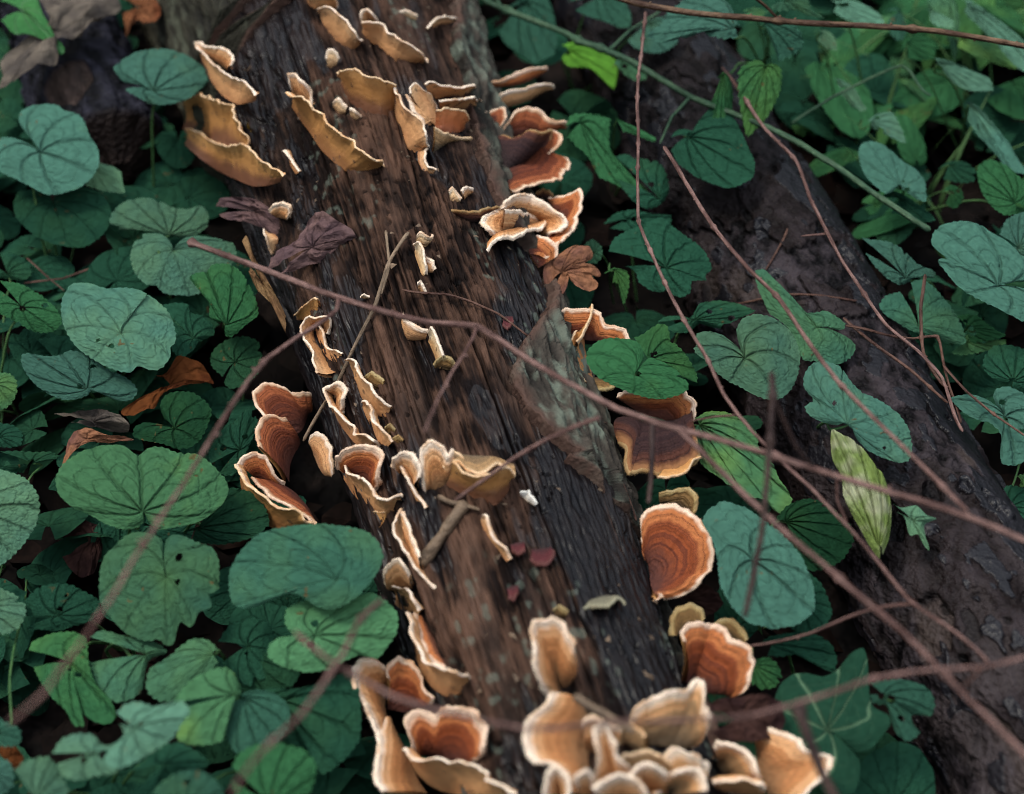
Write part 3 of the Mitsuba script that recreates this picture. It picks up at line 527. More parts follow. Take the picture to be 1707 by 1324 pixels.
('pale',-1,2,[-1737,-2275,1150],[-1925,-2268,1139,-1888,-2210,1162,-1831,-2184,1161,-1761,-2189,1152,-1722,-2225,1136,-1679,-2222,1132,-1630,-2195,1138,-1570,-2242,1131,-1594,-2311,1127,-1658,-2357,1119,-1739,-2357,1103,-1831,-2361,1077,-1879,-2341,1078,-1907,-2300,1109]),
('dark',-1,2,[-1492,-2166,900],[-1676,-2187,868,-1614,-2130,860,-1528,-2068,881,-1461,-2061,904,-1372,-2106,905,-1310,-2164,897,-1354,-2189,887,-1447,-2195,863,-1545,-2241,836,-1553,-2297,842,-1658,-2305,855]),
('teal',-1,2,[-1985,-2413,1000],[-2112,-2267,1009,-2076,-2242,1035,-2018,-2221,1035,-1965,-2220,1032,-1913,-2286,1006,-1866,-2352,998,-1878,-2416,1004,-2016,-2418,975,-2094,-2359,960]),
('teal',-1,2,[-2253,-2166,800],[-2272,-2057,781,-2220,-2081,784,-2183,-2152,795,-2189,-2205,760,-2239,-2232,754,-2297,-2209,767,-2302,-2106,807]),
]),
('violet_plant','violet plant with a very dark wrinkled leaf over lighter ones at the bottom edge','violet plants around the log',[-1196, -1680],[
('midteal',-1,2,[-1301,-2574,1200],[-1478,-2466,1151,-1439,-2419,1170,-1371,-2393,1192,-1291,-2393,1207,-1225,-2428,1216,-1177,-2478,1201,-1156,-2525,1183,-1216,-2585,1187,-1341,-2597,1190,-1445,-2552,1164]),
('dark',-1,2,[-1058,-1715,720],[-1315,-1680,722,-1254,-1680,722,-1115,-1656,722,-984,-1648,712,-847,-1585,710,-757,-1546,707,-711,-1642,685,-694,-1764,669,-697,-1886,656,-770,-1990,637,-857,-2044,614,-913,-1976,615,-978,-1902,626,-1098,-1896,635,-1233,-1934,640,-1286,-1890,662,-1325,-1792,692]),
('mid',-1,2,[-1003,-2435,1000],[-1184,-2271,1041,-1163,-2208,1044,-1100,-2176,1054,-999,-2164,1051,-896,-2179,1034,-837,-2232,1013,-833,-2294,992,-858,-2359,960,-938,-2405,949,-1079,-2435,983,-1150,-2410,1027,-1179,-2339,1047]),
]),
('violet_plant','violet plant whose folded leaf covers the fungi halfway down the log','violet plants around the log',[973, 920],[
('mid',12,2,[643,65,1100],[664,122,1093,696,189,1109,692,243,1121,671,285,1129,614,304,1136,521,300,1143,450,269,1144,397,207,1139,389,137,1126,416,72,1109,466,25,1092,545,-6,1074,623,-32,1059,714,-51,1047,793,-57,1041,874,-29,1040,922,10,1043,921,67,1050,873,124,1059,795,179,1070,728,213,1078,704,191,1075,677,128,1072,657,86,1076]),
('mid',-1,2,[753,419,860],[679,609,864,728,618,880,812,646,920,858,623,933,878,546,905,947,474,874,981,424,855,1011,335,840,1006,274,834,960,289,836,893,362,848,813,417,854,744,461,853,712,528,856]),
('dark',-1,2,[1058,937,700],[847,951,670,925,998,679,1038,977,681,1094,1065,704,1209,1087,718,1331,1050,726,1412,980,729,1308,924,711,1231,883,681,1172,903,662,1087,940,663,1019,871,658,942,862,666,882,903,671]),
]),
('violet_plant','violet plant with a wide heart-shaped leaf between the two logs','violet plants around the log',[1594, 920],[
('teal',14,2,[1256,317,980],[1246,366,959,1232,436,990,1224,506,1023,1263,565,1050,1335,586,1059,1407,578,1053,1476,545,1035,1532,485,1010,1563,370,971,1548,266,939,1504,161,911,1427,89,892,1346,88,893,1256,133,906,1167,186,920,1101,238,934,1047,316,957,991,368,972,978,448,995,1010,490,1005,1083,508,1005,1154,487,992,1210,438,973,1242,352,948]),
('midteal',-1,2,[1712,700,860],[1803,701,842,1863,696,843,1879,730,852,1835,781,865,1766,819,872,1667,808,866,1598,874,889,1527,920,914,1482,1006,955,1434,1049,983,1382,1026,986,1397,890,940,1450,774,895,1544,702,861,1585,601,822,1613,500,784,1723,497,770,1810,494,756,1889,545,758,1930,631,778,1903,669,792,1830,699,815,1742,699,835]),
]),
('violet_plant','violet plant with one long nibbled blue-green leaf lying over the dark log','violet plants around the log',[1937, 519],[
('teal',-1,2,[1743,-164,960],[1764,-188,952,1779,-250,935,1819,-304,911,1896,-342,886,1984,-364,868,2044,-342,869,2071,-258,895,2063,-177,924,2017,-82,958,1934,-10,982,1848,40,997,1787,107,1012,1750,187,1031,1673,227,1041,1590,208,1035,1544,138,1015,1543,64,990,1584,4,969,1534,-35,959,1551,-90,949,1613,-136,948,1688,-164,952]),
]),
('violet_plant','violet plant with a big grey-green oval leaf beside the banded rust bracket','violet plants around the log',[1332, -798],[
('teal',6,2,[1158,-1060,940],[1018,-696,941,1034,-681,943,1147,-733,947,1279,-879,949,1376,-1032,951,1427,-1208,940,1417,-1348,914,1337,-1412,883,1226,-1421,863,1116,-1397,864,1037,-1324,883,989,-1214,903,987,-1062,919,970,-916,925,935,-802,927,971,-730,935,1019,-700,941]),
('dark',-1,2,[1418,-1161,720],[1475,-953,717,1539,-1047,694,1564,-1153,664,1509,-1267,692,1417,-1311,690,1350,-1278,684,1426,-1113,706]),
('gloss',-1,2,[1409,-570,660],[1348,-566,656,1420,-473,667,1552,-424,659,1668,-485,657,1745,-602,651,1741,-689,634,1677,-788,611,1599,-829,589,1510,-832,569,1428,-721,602]),
]),
('violet_plant','violet plant with a long bright leaf running under the long straight twig','violet plants around the log',[1220, 423],[
('bright',-1,2,[1011,71,720],[981,122,702,1054,162,711,1126,168,714,1205,135,713,1271,79,712,1319,-18,710,1316,-98,710,1371,-177,710,1405,-301,691,1461,-429,664,1389,-493,635,1320,-403,635,1219,-387,634,1177,-340,650,1131,-333,659,1089,-280,669,1025,-219,670,986,-128,674,960,-9,684]),
]),
('violet_plant','violet plant with a small round leaf next to the ivy','violet plants around the log',[1365, -1070],[
('dark',-1,2,[1250,-1339,650],[1191,-1322,627,1261,-1268,626,1366,-1266,640,1466,-1292,658,1537,-1331,640,1568,-1378,597,1541,-1447,569,1457,-1424,591,1387,-1377,615,1290,-1391,616,1227,-1383,622]),
('mid',-1,2,[1161,-1431,600],[1146,-1414,559,1179,-1379,582,1229,-1381,602,1281,-1415,578,1293,-1473,552,1252,-1517,543,1187,-1533,547,1134,-1515,575,1117,-1477,575]),
]),
('violet_plant','violet plant with a leaf split into two lobes at the foot of the dark log','violet plants around the log',[1903, -1219],[
('midteal',-1,2,[1697,-1747,800],[1646,-1668,791,1703,-1654,797,1807,-1644,791,1887,-1660,779,1932,-1700,767,1938,-1763,754,1917,-1808,742,1828,-1802,742,1822,-1843,731,1849,-1889,730,1776,-1951,745,1733,-1924,766,1715,-1848,774,1708,-1774,769,1651,-1758,764,1641,-1715,772]),
]),
('ivy_plant','ivy plant with one dark lobed leaf with pale veins',None,[1560, -1472],[
('ivy',-1,0,[1426,-1884,740],[1560,-2014,709,1550,-2102,687,1512,-2171,672,1471,-2191,669,1376,-2173,668,1355,-2101,685,1304,-2027,694,1255,-1939,699,1218,-1825,704,1211,-1709,711,1250,-1620,723,1315,-1578,734,1386,-1578,743,1444,-1601,748,1517,-1573,762,1575,-1510,777,1644,-1481,791,1656,-1541,786,1645,-1657,775,1646,-1784,767,1705,-1840,779,1707,-1887,780,1662,-1936,766,1618,-1981,747,1543,-1983,723]),
]),
('violet_plant','violet plant with a very large pale teal leaf with a hole, beyond the dark log','violet plants around the log',[3131, 1799],[
('teal',10,2,[2740,892,1000],[2800,909,964,2867,871,957,2975,858,952,3038,745,937,2991,642,932,2849,613,942,2751,672,953,2643,749,967,2549,840,983,2479,947,1005,2433,1051,1030,2403,1188,1061,2427,1268,1077,2486,1321,1082,2594,1350,1075,2707,1330,1059,2787,1273,1040,2854,1215,1023,2927,1125,1000,3023,1090,981,3027,982,959,2884,955,965,2795,949,971]),
('teal',-1,2,[2980,1341,900],[2876,1433,931,2925,1526,961,3003,1602,954,3104,1630,954,3130,1502,920,3081,1349,878,2977,1299,874,2916,1349,879,2877,1392,888]),
]),
('violet_plant','violet plant with heart-shaped leaves behind the upright bare twig','violet plants around the log',[2659, 1346],[
('teal',-1,2,[2332,1258,740],[2101,1571,799,2174,1540,807,2273,1512,813,2357,1444,786,2429,1372,745,2517,1336,724,2510,1294,717,2393,1294,726,2362,1261,721,2292,1224,718,2207,1278,740,2153,1360,754,2116,1464,769]),
('midteal',-1,2,[2350,903,680],[2282,1168,716,2185,1118,717,2136,1045,705,2165,970,687,2234,913,671,2304,871,658,2349,863,648,2420,866,637,2505,834,623,2613,808,622,2610,890,658,2584,985,691,2538,1095,712,2479,1200,722,2425,1258,723,2359,1248,723]),
('bright',-1,2,[2657,903,560],[2522,899,529,2599,917,547,2666,955,564,2768,927,538,2904,957,528,2883,912,518,2756,852,521,2616,805,539,2547,836,535]),
('mid',-1,2,[2663,972,600],[2620,1082,604,2739,1091,596,2799,1003,590,2881,919,597,2772,874,587,2659,907,556]),
]),
('violet_plant','violet plant at the picture edge with a dark leaf above a pale heart-shaped leaf','violet plants around the log',[3009, 717],[
('dark',-1,2,[2807,471,660],[2773,470,644,2696,508,642,2663,589,648,2680,660,667,2743,717,689,2827,717,703,2901,675,720,2981,601,722,2967,485,664,2883,445,618,2798,444,618]),
('teal',-1,2,[2651,70,780],[2651,123,751,2626,180,761,2616,231,777,2638,266,793,2707,265,802,2779,210,798,2862,155,786,2848,-42,753,2754,-175,725,2666,-219,713,2587,-213,715,2589,-133,731,2605,-38,749,2558,19,757,2474,66,759,2424,113,761,2388,175,765,2369,199,767,2433,229,771,2517,237,771,2584,210,764,2631,138,753]),
('bright',-1,2,[2752,-149,500],[2736,-111,503,2785,-76,482,2820,-124,482,2763,-172,483,2744,-140,464]),
('dark',-1,2,[2695,-240,400],[2630,-159,398,2708,-102,422,2794,-115,401,2843,-264,392,2747,-363,364,2671,-297,341,2621,-230,371]),
]),
('violet_plant','violet plant with a notched bluish leaf touching the green bramble stem','violet plants around the log',[2722, 2797],[
('teal',-1,2,[2421,2089,800],[2432,2056,779,2485,2000,775,2563,1946,770,2586,2053,781,2588,2170,785,2556,2272,787,2492,2347,794,2436,2411,810,2378,2466,832,2302,2482,848,2233,2454,848,2201,2380,832,2206,2281,811,2224,2179,794,2262,2090,783,2327,2020,775,2381,2047,777]),
('dark',-1,2,[2459,2154,640],[2339,2176,623,2442,2259,624,2529,2174,625,2617,2040,634,2653,1953,623,2604,1949,611,2518,2011,593,2400,2063,600]),
('mid',-1,2,[3074,1830,860],[3062,1749,831,2985,1728,832,2933,1827,831,2896,1954,841,2883,2074,873,2913,2157,903,2978,2183,914,3067,2127,910,3137,2032,889,3193,1918,853,3147,1797,824]),
('dark',-1,2,[2827,2459,680],[2759,2452,653,2843,2521,658,2931,2477,690,2986,2417,679,2980,2346,637,2877,2335,629,2780,2371,634]),
('mid',-1,2,[2804,2237,640],[2758,2252,629,2820,2310,632,2877,2262,621,2880,2201,604,2825,2144,568,2755,2149,612]),
]),
('violet_plant','violet plant with narrow pale leaves behind the arched thin stem','violet plants around the log',[2486, 3713],[
('pale',-1,2,[2352,2753,800],[2332,2785,793,2420,2856,807,2503,2871,796,2544,2776,768,2574,2650,731,2561,2616,737,2467,2627,763,2389,2710,767,2333,2771,771]),
('pale',-1,2,[2165,3148,860],[2141,3170,861,2215,3190,832,2289,3126,812,2331,3026,785,2357,2961,766,2307,2924,752,2250,3002,770,2196,3047,818]),
('pale',-1,2,[2243,3788,1050],[2212,3856,1041,2328,3886,1038,2425,3804,1041,2523,3708,1021,2556,3629,991,2445,3614,985,2355,3653,992,2273,3675,1010,2210,3736,1035]),
('pale',-1,2,[2092,3539,1000],[2070,3570,997,2154,3573,979,2193,3469,981,2194,3384,942,2138,3417,937,2077,3494,966]),
]),
('violet_plant','violet plant with many long pale leaves in the upper right corner','violet plants around the log',[3420, 3566],[
('pale',-1,2,[2819,3149,1000],[2806,3212,990,2865,3178,996,2978,3126,976,3083,3092,944,3153,3036,935,3155,2925,939,3095,2889,940,2990,2888,941,2908,2943,950,2853,3082,966]),
('pale',-1,2,[2885,3794,1000],[2865,3831,993,2955,3783,983,3047,3757,944,3023,3647,957,2920,3652,961,2879,3735,973]),
('pale',-1,2,[3130,3763,1050],[3099,3865,1035,3172,3825,1044,3255,3688,1033,3341,3562,1017,3425,3437,1002,3471,3259,975,3436,3082,951,3341,3148,970,3251,3314,1002,3159,3536,1017,3103,3734,1021]),
('bright',-1,2,[3093,3662,860],[3015,3688,860,3159,3696,839,3343,3690,810,3420,3574,788,3475,3468,745,3359,3499,741,3179,3544,792,3073,3604,833]),
('teal',-1,2,[3012,2899,840],[2996,2937,829,3063,2875,825,3149,2748,788,3226,2626,732,3276,2464,692,3302,2344,686,3186,2352,696,3122,2493,718,3043,2641,753,2989,2806,794]),
('midteal',-1,2,[3086,3611,700],[2923,4270,874,3053,4282,883,3175,4210,845,3175,4104,812,3037,4073,830,2942,4174,834]),
('midteal',-1,2,[2768,4123,800],[2678,4162,777,2746,4170,804,2795,4088,773,2803,3955,757,2721,3794,745,2679,3886,752,2676,4051,763]),
('mid',-1,2,[2690,3485,940],[2643,3425,915,2685,3535,940,2777,3590,937,2863,3599,924,2885,3485,909,2861,3393,873,2782,3391,859,2680,3374,886]),
]),
('nettle_plant','nettle with toothed hanging leaves under the top twig',None,[1941, 4332],[
('teal',8,1,[1379,2759,1500],[1410,2685,1489,1324,2675,1481,1216,2718,1475,1183,2764,1475,1117,2721,1480,1049,2662,1489,1012,2671,1498,935,2622,1493,834,2678,1493,935,2808,1498,965,2892,1503,1048,2999,1511,1131,3107,1518,1325,3132,1517,1398,2959,1506,1428,2807,1499]),
('midteal',8,1,[1582,2833,1500],[1574,2878,1484,1683,2856,1497,1781,2827,1486,1820,2790,1437,1828,2744,1380,1783,2715,1355,1745,2693,1340,1706,2679,1334,1675,2650,1326,1660,2700,1379,1644,2752,1403,1611,2822,1432]),
('mid',8,1,[1590,2641,1300],[1588,2656,1305,1647,2681,1303,1688,2681,1274,1698,2627,1221,1684,2554,1180,1642,2468,1135,1589,2392,1082,1527,2348,1038,1477,2314,999,1442,2407,1072,1424,2486,1138,1414,2576,1211,1427,2653,1277,1496,2686,1315,1557,2686,1329]),
('mid',6,1,[1333,2677,1240],[1287,2675,1189,1372,2658,1215,1397,2577,1135,1388,2495,1011,1377,2378,880,1336,2283,810,1297,2225,767,1247,2279,813,1223,2364,890,1261,2459,976,1263,2576,1076]),
('midteal',-1,1,[1732,3005,1550],[1637,3061,1559,1746,3111,1544,1864,3120,1524,1904,2938,1519,1956,2852,1513,1860,2881,1510,1791,2939,1518,1688,2928,1525,1629,2974,1540]),
('bright',-1,1,[1548,3299,1300],[1513,3323,1285,1592,3344,1302,1681,3306,1295,1639,3264,1277,1567,3207,1281,1511,3270,1258]),
]),
('violet_plant','violet plant with one broad dark leaf lying on the top of the dark log','violet plants around the log',[1665, 3000],[
('dark',-1,2,[1113,2345,980],[1003,2359,955,1095,2423,970,1206,2386,966,1255,2573,1018,1396,2467,1031,1445,2315,1017,1501,2089,969,1482,1984,925,1394,1928,891,1319,1910,882,1213,1962,889,1121,2040,898,1041,2145,912,998,2261,934]),
]),
('leafy_plant','plant with a long bent green leaf beside the red-brown shelf fungi','leafy plants around the log',[657, 3000],[
('mid',-1,1,[447,2610,900],[332,2602,875,398,2696,902,528,2703,897,630,2679,883,628,2586,855,624,2464,818,658,2316,770,732,2250,741,819,2180,700,868,2125,663,830,2115,654,718,2172,690,654,2195,720,553,2229,756,493,2352,806,419,2443,833,356,2523,853]),
('dark',-1,2,[926,2077,700],[662,2420,772,728,2458,767,828,2406,766,928,2369,762,987,2279,735,994,2158,701,926,2044,663,837,2015,654,738,2082,696,667,2224,744]),
('mid',-1,2,[668,2571,950],[669,2595,941,748,2511,939,833,2438,929,909,2358,956,902,2330,945,806,2404,923,708,2476,933]),
]),
('violet_plant','violet plant with large dark jagged leaves between the logs, crossed by the budded twig','violet plants around the log',[886, 1917],[
('dark',-1,2,[912,1286,800],[578,1435,793,614,1532,814,720,1590,834,907,1661,861,981,1580,842,1068,1515,828,1152,1411,813,1181,1287,799,1135,1183,787,1051,1166,785,1041,1095,762,990,1067,736,930,1107,727,818,1154,728,744,1214,744,733,1275,767,658,1316,774]),
('dark',-1,2,[733,1939,650],[571,1911,625,635,1972,656,762,2012,655,862,1997,636,1002,2007,612,986,1928,579,856,1851,594,730,1841,618,608,1881,617]),
]),
('leafy_plant','leafy plant with one lime leaf among blue-green ones, below the green bramble stem','leafy plants around the log',[485, 4332],[
('midteal',-1,2,[99,4331,740],[-118,4217,694,41,4354,726,231,4430,746,301,4247,693,327,4032,628,296,3867,583,239,3823,579,168,3783,556,83,3877,561,-31,3982,593,-95,4100,651]),
('midteal',-1,2,[631,4061,950],[390,4007,950,519,4101,958,676,4124,928,801,4058,904,838,3934,883,821,3835,848,738,3842,843,641,3886,865,530,3925,888,446,3960,915]),
('lime',-1,2,[402,3700,740],[347,3772,743,461,3806,737,627,3736,700,723,3659,685,732,3535,652,702,3421,598,622,3522,628,511,3573,676,399,3569,695,346,3661,717]),
('midteal',-1,2,[738,3506,800],[700,3573,789,809,3538,779,901,3452,771,918,3357,738,856,3338,726,762,3394,745,696,3471,791]),
('teal',-1,2,[955,3802,900],[786,3713,860,902,3816,876,1044,3881,899,1138,3810,879,1143,3646,838,1057,3572,814,946,3559,806,849,3574,836,796,3632,863]),
]),
('seedling','small seedling with a curled hanging leaf beside the pinkish dead leaf',None,[724, 1799],[
('mid',-1,2,[603,1266,800],[539,1254,777,604,1286,800,681,1276,775,692,1208,749,649,1066,703,636,1093,731,626,1181,755,590,1219,740]),
('midteal',-1,2,[505,1608,650],[426,1612,647,497,1748,639,548,1674,647,551,1587,633,517,1546,616,451,1550,612]),
]),
('ivy_plant','ivy plant with one bright glossy pointed leaf over the grey dead leaf',None,[-3847, 4577],[
('ivylight',6,0,[-3319,3629,1100],[-3515,3780,1102,-3438,3813,1113,-3247,3754,1117,-3200,3637,1095,-3126,3511,1064,-3070,3407,1036,-2992,3286,1004,-3011,3268,993,-3093,3358,1005,-3199,3428,1015,-3282,3446,1027,-3343,3431,1037,-3408,3498,1056,-3480,3586,1064]),
]),
]
DEAD=[
('dead_leaf', 'large grey curled dead leaf above the bark stub', 'dgrey',-1, [-3067, 3489,1000], [-3245, 3814,1050,-3082, 3829,1057,-2970, 3888,1053,-2734, 3896,1064,-2709, 3806,1039,-2799, 3660,1003,-2868, 3492, 983,-2928, 3384, 981,-3031, 3363, 986,-3014, 3214, 988,-3105, 3121, 971,-3194, 3083, 950,-3301, 2986, 905,-3364, 2932, 864,-3403, 3030, 845,-3391, 3152, 842,-3438, 3309, 848,-3325, 3456, 896,-3235, 3528, 944,-3134, 3548, 994,-3126, 3613,1032,-3164, 3685,1050]),
('dead_leaf', 'torn red-brown dead leaf at the top edge beside the log bark', 'dred',-1, [-2613, 4011, 900], [-2796, 4101, 910,-2730, 4140, 919,-2529, 4106, 907,-2475, 3999, 876,-2478, 3925, 872,-2579, 3845, 858,-2626, 3883, 866,-2676, 3895, 827,-2699, 3806, 770,-2746, 3992, 848]),
('dead_leaf', 'purple-brown lobed dead leaf lying on the log', 'dpurple',-1, [-1133,1121,1095], [-1379,1056, 967,-1362,1115, 998,-1306,1174,1025,-1222,1227,1062,-1170,1292,1120,-1122,1307,1174,-1057,1276,1219,-979,1191,1222,-907,1136,1214,-870,1102,1181,-932,1105,1126,-996,1088,1065,-1046,1061,1021,-1109,1066,1008,-1185,1052, 988,-1235,1038, 982,-1315,1027, 965]),
('dead_leaf', 'curled dark purple dead leaf end above the lobed one', 'dpurple',-1, [-1557,1722, 883], [-1819,1886, 788,-1794,1904, 830,-1721,1869, 875,-1617,1809, 916,-1529,1754, 936,-1451,1695, 927,-1391,1646, 897,-1341,1604, 857,-1304,1553, 807,-1349,1538, 772,-1415,1564, 797,-1495,1610, 835,-1591,1664, 837,-1715,1739, 796,-1798,1826, 774]),
('dead_leaf', 'narrow tan dead leaf strip hanging at the log side', 'dtan',-1, [-1425, 977, 950], [-1569,1320, 952,-1548,1365, 950,-1490,1205, 945,-1404,1021, 946,-1322, 845, 946,-1246, 639, 925,-1251, 598, 894,-1290, 735, 890,-1376, 844, 912,-1429, 889, 941,-1504,1107, 958]),
('dead_leaf', 'bright orange-brown crumpled dead leaf among the violets', 'dorange',-1, [-1925, 501, 600], [-2022, 543, 624,-1951, 566, 643,-1905, 646, 640,-1868, 689, 608,-1790, 679, 560,-1741, 642, 529,-1700, 549, 520,-1771, 533, 552,-1853, 481, 586,-1901, 427, 606,-1941, 390, 610,-1990, 309, 592,-2047, 284, 568,-2109, 283, 544,-2185, 315, 537,-2113, 375, 543,-2019, 400, 568]),
('dead_leaf', 'wet pinkish dead leaf behind the very broad violet leaf', 'dpink',-1, [-2337,134, 540], [-2467,-35, 470,-2452, 86, 491,-2421,196, 526,-2348, 204, 551,-2226,160, 546,-2143,177, 512,-2092,180, 476,-2186,144, 497,-2311,108, 534,-2405, 47, 516]),
('dead_leaf', 'rolled grey-brown dead leaf above the wet pinkish one', 'dgrey',-1, [-2334, 283, 520], [-2552, 328, 524,-2486, 408, 460,-2321, 385, 499,-2180, 299, 553,-2118, 247, 523,-2144, 257, 447,-2221, 277, 425,-2331, 251, 503,-2430, 222, 565]),
('dead_leaf', 'lobed pinkish-brown dead leaf below the paired tan and rust brackets', 'dpink',-1, [292,1175, 860], [190,1094, 796,178,1176, 827, 205,1269, 864, 281,1289, 880, 372,1351, 895, 449,1342, 887, 473,1287, 865, 421,1247, 849, 498,1238, 824, 517,1198, 799, 459,1184, 794, 496,1127, 784, 468,1061, 792, 403,1032, 817, 352,1057, 845, 328,1117, 860, 315,1056, 829, 264, 985, 792, 214,1000, 778]),
('dead_leaf', 'small yellow dead leaf blade behind the ochre bracket', 'dyellow',-1, [-1636, 2474,1000], [-1588, 2672,1046,-1586, 2502,1003,-1612, 2367, 938,-1653, 2298, 941,-1678, 2445, 974,-1665, 2632,1005]),
('dead_leaf', 'wet dark dead leaf between the two rust brackets', 'dplum',-1, [884,-1029, 600], [723,-1007, 572, 803,-944, 564, 920,-943, 611,1021,-992, 600,1050,-1039, 564, 971,-1103, 550, 818,-1117, 593]),
('dead_leaf', 'plum-dark dead leaf behind the lower fungi cluster', 'dplum',-1, [1031,-1923, 900], [824,-1872, 872, 930,-1842, 921,1062,-1838, 938,1208,-1817, 863,1229,-1892, 831,1159,-2007, 861,1021,-2045, 872, 868,-1992, 863]),
('dead_leaf', 'orange dead leaf at the picture edge between lower violets', 'dorange',-1, [-2308,-1956, 600], [-2415,-1860, 590,-2301,-1866, 599,-2243,-1913, 562,-2232,-1993, 599,-2336,-1989, 567,-2399,-1954, 562]),
('dead_leaf', 'dark brown dead leaf under the very broad violet leaf', 'dplum',-1, [-2222,-427, 350], [-2411,-425, 372,-2337,-315, 367,-2230,-321, 325,-2178,-526, 319,-2230,-633, 275,-2318,-600, 260,-2389,-516, 307]),
('dying_leaf', 'yellow-green dying leaf with brown edges lying on the dark log', 'dying', 8, [1790,-935, 880], [1788,-1002, 864,1759,-970, 877,1716,-862, 884,1689,-746, 886,1663,-622, 881,1674,-479, 881,1650,-350, 877,1651,-250, 883,1667,-163, 906,1705,-220, 929,1768,-314, 951,1810,-394, 959,1842,-475, 943,1881,-550, 913,1897,-647, 877,1886,-756, 852,1855,-866, 844,1808,-966, 849]),
('skeleton_leaf', 'eaten pale green leaf scrap beside the dying leaf', 'pale',-1, [1986,-775, 900], [1905,-654, 894,1949,-697, 910, 2011,-700, 930, 2052,-737, 906, 2109,-745, 882, 2055,-759, 865, 2045,-831, 849, 2050,-910, 834, 2025,-886, 847,1997,-835, 870,1965,-843, 863,1956,-754, 875,1923,-695, 875]),
]
